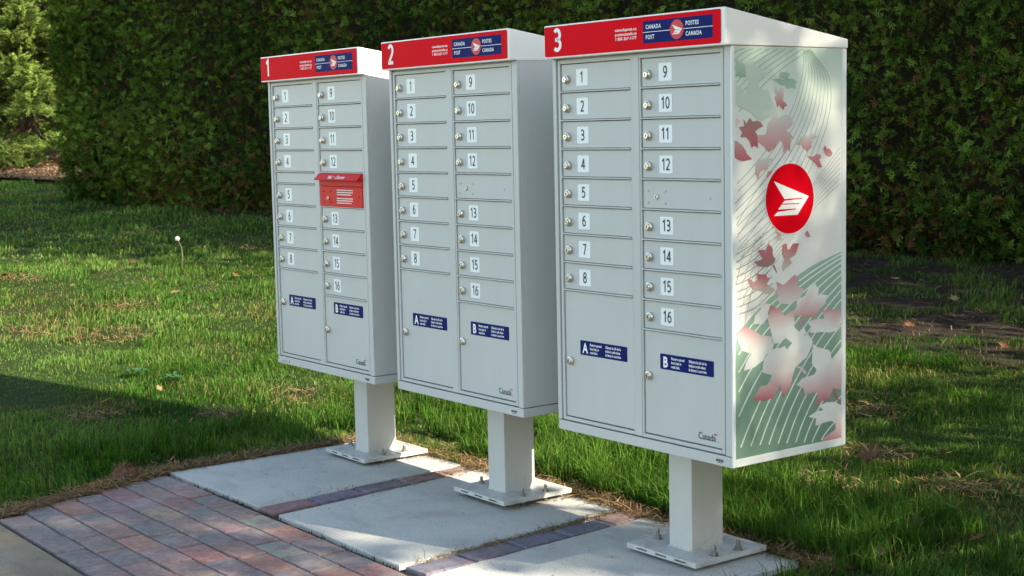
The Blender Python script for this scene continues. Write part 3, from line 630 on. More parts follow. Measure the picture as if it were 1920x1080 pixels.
def sticker(d, letter, x, z):
    mb = MB(); rrect(mb, 0, .2175, -.045, 0, .0048, .003)
    link('sticker', mb.mesh('sticker', M['navy']), None, d, (x, 0, z))
    t = MB()
    text_front(t, letter, .012, -.0378, .0045, .0425, .82, .03)
    for k, s in enumerate(('Return parcel', 'box key in', 'mail slot.')): text_front(t, s, .0465, -.0145 - .0118 * k, .0045, .0112, .88, .02)
    for k, s in enumerate(('Glissez la clé de la', 'boîte à colis dans', 'la fente à courrier.')): text_front(t, s, .1185, -.0145 - .0118 * k, .0045, .0112, .86, .02)
    link('sticker_lettering', t.mesh('sticker_lettering', M['whiteink']), None, d, (x, 0, z))

def wordmark(box, x, z):
    """the serif word with a small flag over its last letter"""
    mb = MB()
    text_front(mb, 'Canada', 0, 0, .0044, .0275, .84, .001)
    # small serifs at the feet
    for fx in (.0215, .0268, .0345, .0412, .0468, .056, .0775):
        mb.box(fx - .0022, fx + .0022, .0044, .0046, -.0004, .0008)
    mb.box(.0640, .0646, .0044, .0046, .016, .0225)
    mb.box(.0648, .0672, .0044, .0046, .0175, .0225, 1); mb.box(.0722, .0746, .0044, .0046, .0175, .0225, 1)
    mb.add([(.0697 + a * .0021, .0044, .020 + b * .0023) for a, b in ((0, 1), (.35, .4), (1, .3), (.6, -.2), (.7, -.8), (0, -.6), (-.7, -.8), (-.6, -.2), (-1, .3), (-.35, .4))], [tuple(range(10))], 1)
    link('wordmark', mb.mesh('wordmark', [M['ink'], M['redink']]), None, box, (x, 0, z))

EMB = np.array(EMBLEM)
def mailbox(loc, rz, num, left_blank, label, stz):
    box = tag(empty('mailbox', loc, rz), label, 'mailbox', 'community mailboxes in a row on concrete slabs')
    # cabinet: a plain steel case with corner posts, a door frame and a plinth
    mb = MB().box(0, W, .010, D, .3865, ZH0 + .004)
    mb.obj('cabinet', M['grey'], box, bevel=.0025, segs=2)
    for a, b in ((0, .0165), (.7355, W)):
        MB().box(a, b, -.0005, .0098, .3865, ZH0).obj('corner_post', M['grey'], box, bevel=.002, segs=2)
    MB().box(.0005, W - .0005, .0005, D - .001, ZB, .3840).obj('plinth', M['grey'], box, bevel=.002, segs=2)
    mb = MB()
    z0, z1 = .3885, 1.4995
    mb.box(.0235, .0335, .0012, .0098, z0, z1); mb.box(.7195, .7308, .0012, .0098, z0, z1)
    mb.box(.3545, .3610, .0020, .0091, .3990, 1.4885); mb.box(.3925, .3990, .0020, .0091, .3990, 1.4885)
    mb.box(.3614, .3921, .0006, .0091, z0, z1)
    for a, b in ((.0338, .3612), (.3923, .7192)):
        mb.box(a, b, .0014, .0098, 1.4888, z1); mb.box(a, b, .0014, .0098, z0, .3988)
    mb.obj('door_frame', M['grey'], box, bevel=.0008)
    MB().box(.0338, .7192, .0092, .0099, .3990, 1.4886).obj('gap_shade', M['gap_shade'], box)  # dark sheet behind the doors, painting the shade seen in their gaps
    XL, XR = .0347, .4000
    # left column
    z = 1.4885
    for i in range(8):
        if i == 4 and left_blank:
            h = .047
            link('blank_panel', door_mesh(.319, h), None, box, (XL, 0, z - h)); z -= h
        compartment(box, XL, z, PITCHD, str(i + 1), DOOR); z -= PITCHD
    za = z
    # right column
    z = 1.4885
    for i in range(4):
        compartment(box, XR, z, PITCHD, str(9 + i), DOOR); z -= PITCHD
    if num == 1:
        red_slot(box, z, 1.011); z = 1.011; hh, me = PITCHD, DOOR
    else:
        h = z - 1.0555
        d = link('mail_slot_panel', door_mesh(.319, h), None, box, (XR, 0, 1.0555))
        for rx, rzz in ((.0245, .0555), (.095, .0555), (.0235, .021), (.095, .021), (.2745, .0385)):
            link('rivet', RIVG, None, d, (rx, .0055, rzz))
        link('lock', KEYWAY, None, d, (.0595, .0055, .038))
        z = 1.0555; hh, me = .0872, DOORC
    for i in range(4):
        compartment(box, XR, z, hh, str(13 + i), me); z -= hh
    zb = z
    for x0, zt, letter, lz, sz in ((XL, za, 'A', stz[0], stz[1]), (XR, zb, 'B', stz[2], stz[3])):
        h = zt - .4000
        mbp = MB().box(.0020, .3172, .0055, .0090, .0022, h - .0020)
        d = link('parcel_door', mbp.mesh('parcel_door', M['grey'], bevel=.0009), None, box, (x0, 0, .4000))
        l = link('lock', LOCK, None, d, (.028 if letter == 'A' else .022, .0055, lz - .4)); l.rotation_euler = (0, random.uniform(-.6, .6), 0)
        sticker(d, letter, .072 if letter == 'A' else .0675, sz - .4)
    wordmark(box, .622, .4185)
    # stock label and number on the plinth
    mb = MB(); rrect(mb, .692, .730, .3605, .3745, -.0001, .0006)
    lab = link('barcode_label', mb.mesh('barcode_label', M['label']), None, box)
    mb = MB(); x = .696
    while x < .7255:
        w = random.choice((.0006, .0011, .0016)); mb.box(x, x + w, -.0005, -.0003, .3660, .3735); x += w + random.choice((.0006, .0012))
    for k in range(9): mb.box(.700 + .0026 * k, .7014 + .0026 * k, -.0005, -.0003, .3622, .3645)
    link('barcode', mb.mesh('barcode', M['black']), None, lab)
    if num == 1:
        mb = MB()
        for k, ch in enumerate('4019'): digits(mb, ch, .040 + .0185 * k, .3595, .0002, .0115, .19, .56, .95)
        mb.obj('stencilled_number', M['blueink'], box)
    # hood
    prof = [(HY, ZH0), (HY, ZH1), (.462, ZH2), (.462, ZH0 - .001)]
    a, b = -.0015, W + (.008 if num == 3 else .002)
    mb = MB().add([(a, y, z) for y, z in prof] + [(b, y, z) for y, z in prof], [(0, 1, 2, 3), (7, 6, 5, 4), (0, 4, 5, 1), (1, 5, 6, 2), (2, 6, 7, 3), (3, 7, 4, 0)])
    hood = mb.obj('hood', M['white'], box, bevel=.0045, segs=3, smooth=False)
    mb = MB(); yy = HY - .0014
    rrect(mb, .0025, W - .0065, ZH0 + .0055, ZH1 - .0045, yy, .006)
    mb.obj('banner', M['red'], hood)
    mb = MB(); digits(mb, str(num), .066, 1.5270, yy - .0003, .0655, .175, .56, 1.0)
    mb.obj('unit_number', M['whiteink'], hood)
    mb = MB()
    for k, s in enumerate(('canadapost.ca', 'postescanada.ca', '1 800 267-1177')):
        vs, fs = text_data(s, .0165, .66, .014)
        wdt = max(v[0] for v in vs)
        sc = .0925 / wdt
        mb.add([(.329 + p * sc, yy - .0003, 1.5665 - .0128 * k + q * .72) for p, q in vs], fs)
    mb.obj('contact_lettering', M['whiteink'], hood)
    mb = MB(); mb.box(.449, .7255, yy - .0003, yy - .0001, 1.5262, 1.5882)
    mb.obj('logo_panel', M['navy'], hood)
    mb = MB(); mb.box(.449, .7255, yy - .0006, yy - .0004, 1.5564, 1.5579)
    for s, x, z in (('CANADA', .4605, 1.5660), ('POST', .4605, 1.5378), ('POSTES', .6215, 1.5660), ('CANADA', .6215, 1.5378)):
        text_front(mb, s, x, z, yy - .0006, .0162, .80, .022, 'LEFT', 1.22)
    mb.obj('logo_lettering', M['whiteink'], hood)
    mb = MB(); disc(mb, .5871, 1.5571, yy - .0009, .0268)
    mb.obj('logo_disc', M['redink'], hood)
    mb = MB(); k = .0268 / .0975
    mb.add([(.5871 + p[0] * k, yy - .0012, 1.5571 + p[1] * k) for p in EMB], [tuple(range(len(EMB)))])
    mb.obj('logo_emblem', M['whiteink'], hood)
    # post and slotted base plate
    MB().box(.3267, .4257, .1652, .2963, .0158, ZB - .0005).obj('post', M['grey'], box, bevel=.004, segs=2)
    mb = MB()
    x0, x1, y0, y1 = .2147, .519, .0896, .3883
    mb.box(x0, x1, y0, y1, 0, .0045); mb.box(x0, x1, y0, y1, .0100, .0156)
    xs = [x0, x0 + .044, x0 + .092, x0 + .130, x0 + .178, x0 + .214, x0 + .262, x1]
    for i in range(0, 8, 2): mb.box(xs[i], xs[i + 1], y0, y0 + .02, .0045, .0100)
    mb.box(x0, x1, y0 + .02, y1, .0045, .0100)
    plate = mb.obj('base_plate', M['grey'], box)
    wb = MB()
    ring = [(.3267, .1652), (.4257, .1652), (.4257, .2963), (.3267, .2963)]
    for i in range(4):
        (ax, ay), (bx, by) = ring[i], ring[(i + 1) % 4]
        P = [(ax + (bx - ax) * t / 12, ay + (by - ay) * t / 12, .0162) for t in range(13)]
        wb.tube(P, [.0042 + .0012 * math.sin(t * 2.4 + i) for t in range(13)], 6)
    wb.obj('weld_bead', M['grey'], plate)
    mb = MB().lathe([(.0145, .0156), (.0145, .018)], 18, 'z')
    mb.lathe([(.0105, .0181), (.0105, .0275), (.009, .0290)], 6, 'z')
    mb.lathe([(.0058, .0290), (.0058, .045), (.0044, .0475)], 10, 'z')
    mb.lathe([(.006, -.018), (.006, -.0001)], 8, 'z')
    bolt = mb.mesh('anchor_bolt', M['steel'])
    for i, (bx, by) in enumerate(((.2475, .1895), (.4955, .1895), (.4975, .2885), (.2475, .2885))):
        o = link('anchor_bolt', bolt, None, box, (bx, by, 0)); o.rotation_euler = (0, 0, random.uniform(0, 1))
        if num != 3: o.scale = (1, 1, .86)
    return box

def red_slot(box, zt, zb):
    w = .319
    mb = MB()
    mb.box(.001, w - .001, -.0025, .0098, .0032, .0805)                # lower door
    mb.box(.0005, w - .0005, -.0035, .0098, .0818, .1045)              # strip under the opening
    mb.box(.0005, .0135, -.0035, .0098, .1045, .1185); mb.box(w - .0135, w - .0005, -.0035, .0098, .1045, .1185)
    mb.box(.0135, w - .0135, .0060, .0098, .1045, .1185, 1)            # dark opening
    slot = link('mail_slot', mb.mesh('mail_slot', [M['redbox'], M['hole']], bevel=.0008), None, box, (.4005, 0, zb))
    tag(slot, 'red mail slot with a projecting flap')
    MB().box(-.001, w + .001, .0006, .0098, 0, .0030).obj('sill', M['grey'], slot)
    h0, h1 = zt - zb - .0015, zt - zb - .0245
    mb = MB()
    a, b = -.0005, w + .0005
    mb.add([(a, .009, h0), (b, .009, h0), (a, -.004, h0), (b, -.004, h0), (a, -.027, h1), (b, -.027, h1),
            (a, .009, h0 - .002), (b, .009, h0 - .002), (a, -.004, h0 - .002), (b, -.004, h0 - .002), (a, -.0262, h1 - .002), (b, -.0262, h1 - .002)],
           [(0, 1, 3, 2), (2, 3, 5, 4), (6, 8, 9, 7), (8, 10, 11, 9), (4, 5, 11, 10), (0, 2, 8, 6), (2, 4, 10, 8), (1, 7, 9, 3), (3, 9, 11, 5), (0, 6, 7, 1)])
    for e in (a + .0005, b - .002):
        mb.add([(e, .006, h0 - .003), (e, -.004, h0 - .003), (e, -.0255, h1 - .001), (e, .006, h1 + .001),
                (e + .0015, .006, h0 - .003), (e + .0015, -.004, h0 - .003), (e + .0015, -.0255, h1 - .001), (e + .0015, .006, h1 + .001)],
               [(0, 1, 2, 3), (7, 6, 5, 4), (0, 4, 5, 1), (1, 5, 6, 2), (2, 6, 7, 3), (3, 7, 4, 0)])
    flap = link('flap', mb.mesh('flap', M['redbox']), None, slot)
    # words on the sloping flap
    mb = MB()
    vs, fs = text_data('Mail  •  Courrier', .022, .85, .02, 'CENTER')
    dy, dz = -.023, -.023
    L = math.hypot(dy, dz)
    mb.add([(w / 2 + p, -.004 + dy * (.82 - q / L) - .0007, h0 + dz * (.82 - q / L) + .0007) for p, q in vs], fs)
    link('flap_lettering', mb.mesh('flap_lettering', M['whiteink']), None, slot)
    for rx, rzz in ((.0305, .062), (.0810, .062), (.0315, .0205), (.0825, .0205), (.2900, .042)):
        link('rivet', RIVR, None, slot, (rx, -.0025, rzz))
    link('lock', KEYWAY, None, slot, (.0665, -.0025, .0355))
    mb = MB()
    rr = random.Random(3)
    for blk in range(2):
        for k in range(3):
            z = .0655 - .0085 * k - .0315 * blk; x = .131; end = .250 - (.012 if k == 2 else 0)
            while x < end:
                l = rr.uniform(.004, .012); mb.box(x, min(x + l, end), -.0029, -.0027, z, z + .0034); x += l + .0018
    link('notice_lettering', mb.mesh('notice_lettering', M['whiteink']), None, slot)

mailbox((-.9186, -.0027, .0013), -.0005, 1, True, 'leftmost grey mailbox, hood numbered 1, with a red mail slot set among its doors', (.612, .646, .531, .643))
mailbox((0, 0, .0070), -.0032, 2, False, 'middle grey mailbox, hood numbered 2, with plain grey sides', (.570, .643, .572, .645))
box3 = mailbox((.9416, 0, 0), .0037, 3, False, 'rightmost grey mailbox, hood numbered 3, with a printed maple leaf panel on its side', (.577, .646, .5735, .6435))

# the printed side of the third mailbox: board, white trim, film with leaves and lines, round emblem
panel = MB().box(W + .0002, .7656, .0002, .4565, .3590, 1.5030).obj('side_panel', M['white'], box3)
mb = MB()
mb.box(W + .0001, .7680, -.0042, .0062, .3575, 1.5028); mb.box(W + .0001, .7680, .4405, .4582, .3575, 1.5028)
mb.box(W + .0003, .7678, .0062, .4405, .3575, .3800)
mb.obj('panel_trim', M['trim'], panel, bevel=.001)
def clip_poly(P, ax, lim, sgn):
    out = []
    for i in range(len(P)):
        a, b = P[i], P[(i + 1) % len(P)]
        ia, ib = (a[ax] - lim) * sgn >= 0, (b[ax] - lim) * sgn >= 0
        if ia: out.append(a)
        if ia != ib:
            t = (lim - a[ax]) / (b[ax] - a[ax]); out.append((a[0] + (b[0] - a[0]) * t, a[1] + (b[1] - a[1]) * t))
    return out
def soft(c):
    """the leaves are printed in faded, greyed tones"""
    g = sum(c) / 3
    return lin([min(236, (v * .85 + g * .15) * 1.0) for v in c])
def dec(L): return [(L[i] / 1e4, L[i + 1] / 1e4) for i in range(0, len(L), 2)]
Y0P, Y1P, Z0P, Z1P = .0064, .4403, .3802, 1.5012
PV, PF, PC = [], [], []
layer = [.76585]
def film(P, ct, cb, step=.00004):
    for ax, lim, sg in ((0, Y0P, 1), (0, Y1P, -1), (1, Z0P, 1), (1, Z1P, -1)):
        P = clip_poly(P, ax, lim, sg) if len(P) > 2 else []
    if len(P) < 3: return
    layer[0] += step
    zs = [p[1] for p in P]; z0, z1 = min(zs), max(zs)
    n = len(PV)
    for p in P:
        t = (p[1] - z0) / max(z1 - z0, 1e-6)
        if min(ct) > .7: t = min(1, t / .55)
        elif min(cb) > .7: t = max(0, (t - .45) / .55)
        else: t = min(1, max(0, .5 + (t - .5) * 1.25))
        PV.append((layer[0], p[0], p[1])); PC.append([cb[i] + (ct[i] - cb[i]) * t for i in range(3)])
    PF.append(tuple(range(n, n + len(P))))
def stroke(P, c, w, step=.00004):
    layer[0] += step
    n = len(PV)
    for i, p in enumerate(P):
        a = Vector(P[max(i - 1, 0)]); b = Vector(P[min(i + 1, len(P) - 1)]); d = (b - a).normalized() if (b - a).length > 0 else Vector((0, 1))
        q = Vector((-d.y, d.x)) * w * .5
        for s in (1, -1): PV.append((layer[0], p[0] + q.x * s, p[1] + q.y * s)); PC.append(list(c))
    for i in range(len(P) - 1):
        k = n + 2 * i
        if all(Y0P <= P[j][0] <= Y1P and Z0P <= P[j][1] <= Z1P for j in (i, i + 1)): PF.append((k, k + 2, k + 3, k + 1))
bgc = [(1.5012, lin((180, 199, 186))), (1.36, lin((204, 212, 204))), (1.20, lin((222, 222, 217))), (.38, lin((226, 225, 221)))]
for (za, ca), (zb, cb) in zip(bgc, bgc[1:]): 
    layer[0] = .76585
    film([(Y0P, zb), (Y1P, zb), (Y1P, za), (Y0P, za)], ca, cb, 0)
    n = len(PC)
    for k in range(n - 4, n): PC[k] = list(ca if abs(PV[k][2] - za) < 1e-6 else cb)
for P, c, w in LINES: stroke(dec(P), lin(c), w * 1.25, .000012)
film(dec(FIELD), lin((150, 178, 160)), lin((114, 144, 126)), .00004)
for P, c, w in FLINES: stroke(dec(P), lin(c), w * 1.25, .000012)
for P, a, b in LEAVES: film(dec(P), soft(a), soft(b), .00003)
me = bpy.data.meshes.new('printed_film'); me.from_pydata(PV, [], PF)
ca = me.color_attributes.new('col', 'FLOAT_COLOR', 'POINT')
for i, c in enumerate(PC): ca.data[i].color = (*c, 1)
me.materials.append(M['print'])
fl = link('printed_film', me, None, panel)
xx = layer[0] + .0002
mb = MB(); n = 56
mb.add([(xx, .2222 + .0992 * math.cos(2 * math.pi * i / n), 1.0868 + .0992 * math.sin(2 * math.pi * i / n)) for i in range(n)], [tuple(range(n))])
mb.obj('emblem_rim', M['whiteink'], panel)
mb = MB()
mb.add([(xx + .0002, .2222 + .0975 * math.cos(2 * math.pi * i / n), 1.0868 + .0975 * math.sin(2 * math.pi * i / n)) for i in range(n)], [tuple(range(n))])
mb.obj('emblem_disc', M['red'], panel)
mb = MB().add([(xx + .0004, .2222 + p[0], 1.0868 + p[1]) for p in EMB], [tuple(range(len(EMB)))])
mb.obj('emblem', M['whiteink'], panel)

# ------------------------------------------------------------------ lawn grass
CAMXY = np.array([4.553, -2.8664])
VIEW = np.array([-.8016, .5979])
def on_lawn(x, y):
    """everything but the paving, with a frayed edge"""
    fr = .035 * (fbm(x * 7, y * 7) - .5)
    left = -.585 - (y + 1.293) * .335 + fr - .075                     # slanting left end of the paving
    inside = (y > -1.32) & (y < .40 + fr + .02 * np.sin(x * 3)) & (x > np.where(y < -.54, left, -.875 + fr)) & (x < 1.60 + fr)
    return ~inside & (y > -1.30)
SPOTS = [(-1.63, .08, .22), (-2.05, -.35, .25), (-1.78, .64, .30), (-4.05, .49, .38), (-4.5, .2, .35), (.80, 1.70, .20), (1.33, 1.5, .2), (-6.9, .9, .3), (-5.0, 1.0, .25), (1.0, 1.2, .2), (.2, 2.3, .28), (-7.4, 3.3, .6), (-6.0, 3.4, .5)]
def dryness(x, y):
    d = sstep(.56, .76, fbm(x * 1.3 + 40, y * 1.3 + 7, 3)) * .5 + .15 * sstep(.5, .7, fbm(x * 5, y * 5 + 33, 2))
    n = fbm(x * 4, y * 4, 3)
    for sx, sy, r in SPOTS: d = np.maximum(d, sstep(r * 1.25, r * .3, np.hypot(x - sx, (y - sy) * 1.2)) * np.clip(2.2 * n - .45, 0, 1))
    return np.clip(d, 0, 1)
def grass_blades(x, y, h, w, lean_xy, colr, base_z):
    n = len(x)
    ang = RNG.uniform(0, 2 * np.pi, n)
    bx, by = np.cos(ang) * w * .5, np.sin(ang) * w * .5
    lx, ly = lean_xy
    f1, f2 = .38, 1.0
    V = np.zeros((n, 5, 3))
    V[:, 0] = np.stack([x - bx, y - by, base_z], -1); V[:, 1] = np.stack([x + bx, y + by, base_z], -1)
    mx, my, mz = x + lx * .28, y + ly * .28, base_z + h * .58
    V[:, 2] = np.stack([mx - bx * .8, my - by * .8, mz], -1); V[:, 3] = np.stack([mx + bx * .8, my + by * .8, mz], -1)
    ln = np.hypot(lx, ly)
    tz = base_z + np.maximum(h * .3, h * (1.0 - .45 * np.minimum(1, (ln / np.maximum(h, 1e-4)) ** 2)))
    V[:, 4] = np.stack([x + lx, y + ly, tz], -1)
    T = np.array([[0, 1, 3], [0, 3, 2], [2, 3, 4]])[None] + (np.arange(n) * 5)[:, None, None]
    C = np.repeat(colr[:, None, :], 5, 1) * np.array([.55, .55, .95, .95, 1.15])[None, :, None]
    return V.reshape(-1, 3), T.reshape(-1, 3), C.reshape(-1, 3)
def grass_colour(x, y, dry):
    n = len(x)
    t = np.clip(.5 + 1.5 * (fbm(x * 1.1, y * 1.1, 4) - .5) + RNG.normal(0, .2, n), 0, 1)[:, None]
    c = np.array([.021, .095, .004]) * (1 - t) + np.array([.160, .265, .068]) * t
    c = c * RNG.uniform(.7, 1.3, (n, 1))
    isdry = RNG.random(n) < (.03 + .7 * dry)
    dc = np.array([.27, .20, .09]) * RNG.uniform(.45, 1.15, (n, 1))
    return np.where(isdry[:, None], dc, c)
parts = []
def sow(d0, d1, half, dens, hm, wm):
    area = half * (d1 ** 2 - d0 ** 2)
    n = int(area * dens)
    d = np.sqrt(RNG.uniform(d0 ** 2, d1 ** 2, n)); a = RNG.uniform(-half, half, n)
    ca, sa = np.cos(a), np.sin(a)
    x = CAMXY[0] + d * (VIEW[0] * ca + VIEW[1] * sa); y = CAMXY[1] + d * (VIEW[1] * ca - VIEW[0] * sa)
    s, hd = hedge_sd(x, y)
    ok = on_lawn(x, y) & ((hd > -.25) | (s < -.15)) & ~((x < -13.6) & (y > 4.08 + .36 * (x + 17.1) + .10 * np.sin(x * 2.1)))
    wide = .35 + 3.1 * sstep(5.5, 8.5, s)
    bare = sstep(wide + .25, wide - .5, hd + .8 * (fbm(x * .9, y * .9) - .5)) * (s > -.1)
    clump = sstep(.47, .56, fbm(x * 3.1 + 9, y * 3.1, 2))
    ok &= RNG.random(n) > bare * (1 - .62 * clump)
    dry = dryness(x, y)
    ok &= RNG.random(n) > .45 * dry
    x, y, dry, bare = x[ok], y[ok], dry[ok], bare[ok]
    n = len(x)
    patch = sstep(.25, .75, fbm(x * 2.4 + 3, y * 2.4 + 60, 3))
    h = hm * (.45 + 1.0 * patch) * RNG.uniform(.55, 1.35, n) * (1 - .45 * dry) * (1 + .5 * bare)
    la = RNG.uniform(0, 2 * np.pi, n); lr = h * np.abs(RNG.normal(.75, .4, n))
    flow = (fbm(x * 2.3, y * 2.3) - .5) * 8
    lx, ly = lr * (np.cos(la) * .7 + np.cos(flow) * .5), lr * (np.sin(la) * .7 + np.sin(flow) * .5)
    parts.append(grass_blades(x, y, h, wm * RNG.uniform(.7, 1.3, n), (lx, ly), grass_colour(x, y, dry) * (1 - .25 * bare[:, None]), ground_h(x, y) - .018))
sow(3.6, 6.6, .42, 7800, .037, .0034)
sow(6.6, 9.0, .40, 5800, .035, .0043)
sow(9.0, 13.0, .40, 3000, .038, .0062)
sow(13.0, 25.0, .40, 760, .050, .0130)
# long uncut grass along the back of the slabs, drooping over them
def long_grass(n, xr, yr, hm, droop, keep=None):
    # in clumps
    k = max(4, n // 26)
    cx, cy = RNG.uniform(*xr, k), RNG.uniform(0, 1, k) ** 1.3 * (yr[1] - yr[0]) + yr[0]
    i = RNG.integers(0, k, n)
    x = cx[i] + RNG.normal(0, .022, n); y = np.maximum(cy[i] + RNG.normal(0, .022, n), yr[0])
    h = hm * RNG.uniform(.5, 1.25, n) * (.7 + .6 * RNG.random(k)[i])
    a = RNG.uniform(0, 2 * np.pi, n)
    lr = h * np.abs(RNG.normal(.5, .3, n))
    lx = lr * np.cos(a); ly = lr * np.sin(a) + droop * h * RNG.random(n)
    dry = np.zeros(n)
    c = grass_colour(x, y, dry) * np.array([.55, .68, .5]) * (.6 + .8 * RNG.random(k)[i])[:, None]
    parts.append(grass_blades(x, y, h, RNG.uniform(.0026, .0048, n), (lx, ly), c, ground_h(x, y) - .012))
long_grass(7200, (-.30, .95), (.50, 1.05), .11, -.22)
long_grass(7200, (.85, 1.75), (.47, 1.1), .11, -.25)
long_grass(2600, (-1.7, -.25), (.62, 1.1), .10, -.1)
long_grass(3800, (1.62, 2.6), (-.1, 1.1), .07, -.05)
long_grass(2600, (-1.45, -.98), (-.75, .55), .085, .05)
# sparse grass for the parts of the lawn beside and behind the view
n = 210000
x = RNG.uniform(-12, 6, n); y = RNG.uniform(-1.3, 9, n)
dd = np.stack([x, y], -1) - CAMXY
ang = np.arctan2(dd[:, 0] * VIEW[1] - dd[:, 1] * VIEW[0], dd @ VIEW)
s, hd = hedge_sd(x, y)
rr = np.hypot(dd[:, 0], dd[:, 1])
ok = (np.abs(ang) > .39) & (np.abs(ang) < .85) & (rr < 11.5) & on_lawn(x, y) & (hd > -.2)
x, y = x[ok], y[ok]; n = len(x)
h = .045 * RNG.uniform(.5, 1.5, n); la = RNG.uniform(0, 6.28, n)
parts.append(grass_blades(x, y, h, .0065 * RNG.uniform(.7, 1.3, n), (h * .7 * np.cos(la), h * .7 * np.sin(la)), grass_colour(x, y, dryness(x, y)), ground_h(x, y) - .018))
V, T, C = join_np(parts)
tag(link('grass', np_tris('grass', V, T, C, M['grass'])), kind='stuff')

# dead clippings and thatch along the edges of the paving, under the plates and on bare ground
parts = []
def strands(x, y, z, L, w, c, updown=.25):
    n = len(x); a = RNG.uniform(0, 2 * np.pi, n)
    A = unit(np.stack([np.cos(a), np.sin(a), RNG.normal(0, updown, n)], -1)); N = perp(A, np.stack([RNG.normal(0, .3, n), RNG.normal(0, .3, n), np.ones(n)], -1))
    TV = np.array([[-.5, 0, 0], [.5, 0, 0], [.4, .55, .12], [-.4, .55, .12], [0, 1, 0]]) * np.array([1, 1, 1])
    TT = np.array([[0, 1, 2], [0, 2, 3], [3, 2, 4]])
    B = np.cross(A, N)
    V = np.stack([x, y, z], -1)[:, None, :] + TV[None, :, 0:1] * B[:, None] * np.reshape(w, (-1, 1, 1)) + (TV[None, :, 1:2] * A[:, None] + TV[None, :, 2:3] * N[:, None]) * np.reshape(L, (-1, 1, 1))
    T = TT[None] + (np.arange(n) * 5)[:, None, None]
    parts.append((V.reshape(-1, 3), T.reshape(-1, 3), np.repeat(c, 5, 0)))
def tan(n): return np.array([.30, .19, .095]) * RNG.uniform(.25, 1.15, (n, 1)) * np.array([1, 1, 1]) + RNG.uniform(0, .02, (n, 3))
n = 5200   # left edge of the pavers and of the first slab
y = RNG.uniform(-1.30, .42, n); edge = np.where(y < -.54, -.585 - (y + 1.293) * .335, -.845)
x = edge - np.abs(RNG.normal(.02, .055, n)) + .012
strands(x, y, -.018 + np.abs(RNG.normal(0, .009, n)) + .002, RNG.uniform(.02, .07, n), RNG.uniform(.0015, .0035, n), tan(n))
n = 420   # straw on the clod
x = -.885 + RNG.normal(0, .04, n); y = -.70 + RNG.normal(0, .04, n)
strands(x, y, -.01 + np.maximum(0, .045 - 12 * ((x + .885) ** 2 + (y + .70) ** 2)), RNG.uniform(.02, .05, n), RNG.uniform(.0012, .0025, n), tan(n) * .7, .5)
n = 5200   # back edge of the slabs
x = RNG.uniform(-.9, 1.7, n); y = .425 + np.abs(RNG.normal(.0, .055, n)) - .035
strands(x, y, -.014 + np.abs(RNG.normal(0, .01, n)), RNG.uniform(.02, .08, n), RNG.uniform(.0015, .0035, n), tan(n))
for (xa, xb), dens in (((-.16, -.085), 260), ((.80, .878), 700), ((.02, -.06), 180), ((.952, .885), 120)):
    n = dens; t = RNG.random(n) ** .7
    x = xa + (xb - xa) * t * .8 + RNG.normal(0, .008, n); y = -.5 + .92 * t
    if xa > .7 and xa < .9: x = .815 - .075 * t + RNG.normal(.018, .010, n)
    strands(x, y, -.018 + np.abs(RNG.normal(0, .004, n)), RNG.uniform(.01, .05, n), RNG.uniform(.0012, .0028, n), tan(n))
for bx in (-.9186, 0.0):      # litter caught under the base plates
    n = 260; x = bx + RNG.uniform(.23, .53, n); y = RNG.uniform(.10, .40, n)
    strands(x, y, np.full(n, -.010), RNG.uniform(.02, .06, n), RNG.uniform(.0015, .003, n), tan(n), .05)
n = 90   # odd straws blown on to the slabs
x = RNG.uniform(-.8, 1.55, n); y = RNG.uniform(-.5, .4, n)
strands(x, y, np.full(n, -.0085), RNG.uniform(.006, .045, n), RNG.uniform(.0012, .0025, n), tan(n) * .5, .02)
n = 10000   # thatch over the bare strip below the hedge
s = RNG.uniform(3, 17, n); hd = RNG.uniform(-.2, 3.9, n)
x = HEDGE_P[0] + HEDGE_D[0] * s + HEDGE_N[0] * hd; y = HEDGE_P[1] + HEDGE_D[1] * s + HEDGE_N[1] * hd
k = fbm(x * 2, y * 2) > .42
x, y = x[k], y[k]; n = len(x)
strands(x, y, ground_h(x, y) - .008, RNG.uniform(.03, .10, n), RNG.uniform(.002, .005, n), tan(n) * np.array([.75, .78, .85]))
n = 2600   # the dry spots in the lawn
i = RNG.integers(0, len(SPOTS), n); sp = np.array(SPOTS)[i]
x = sp[:, 0] + RNG.normal(0, .45, n) * sp[:, 2]; y = sp[:, 1] + RNG.normal(0, .4, n) * sp[:, 2]
k = on_lawn(x, y); x, y = x[k], y[k]; n = len(x)
strands(x, y, ground_h(x, y) + RNG.uniform(-.005, .02, n), RNG.uniform(.03, .08, n), RNG.uniform(.0025, .005, n), tan(n))
V, T, C = join_np(parts)
tag(link('dead_grass', np_tris('dead_grass', V, T, C, M['thatch'])), kind='stuff')

# moss in the open joint along the front of the slabs
parts = []
n = 900
t = RNG.random(n)
x = np.where(RNG.random(n) < .5, -.80 + .68 * t, .05 + .75 * t); y = -.537 + RNG.normal(0, .005, n) + np.where(x < 0, .008, 0)
k = fbm(x * 9, y) > .45; x, y = x[k], y[k]; n = len(x)
strands(x, y, np.full(n, -.03), RNG.uniform(.010, .022, n), RNG.uniform(.002, .004, n), np.array([.06, .075, .05]) * RNG.uniform(.5, 1.5, (n, 1)), 1.4)
V, T, C = join_np(parts)
tag(link('moss', np_tris('moss', V, T, C, M['thatch'])), kind='stuff')

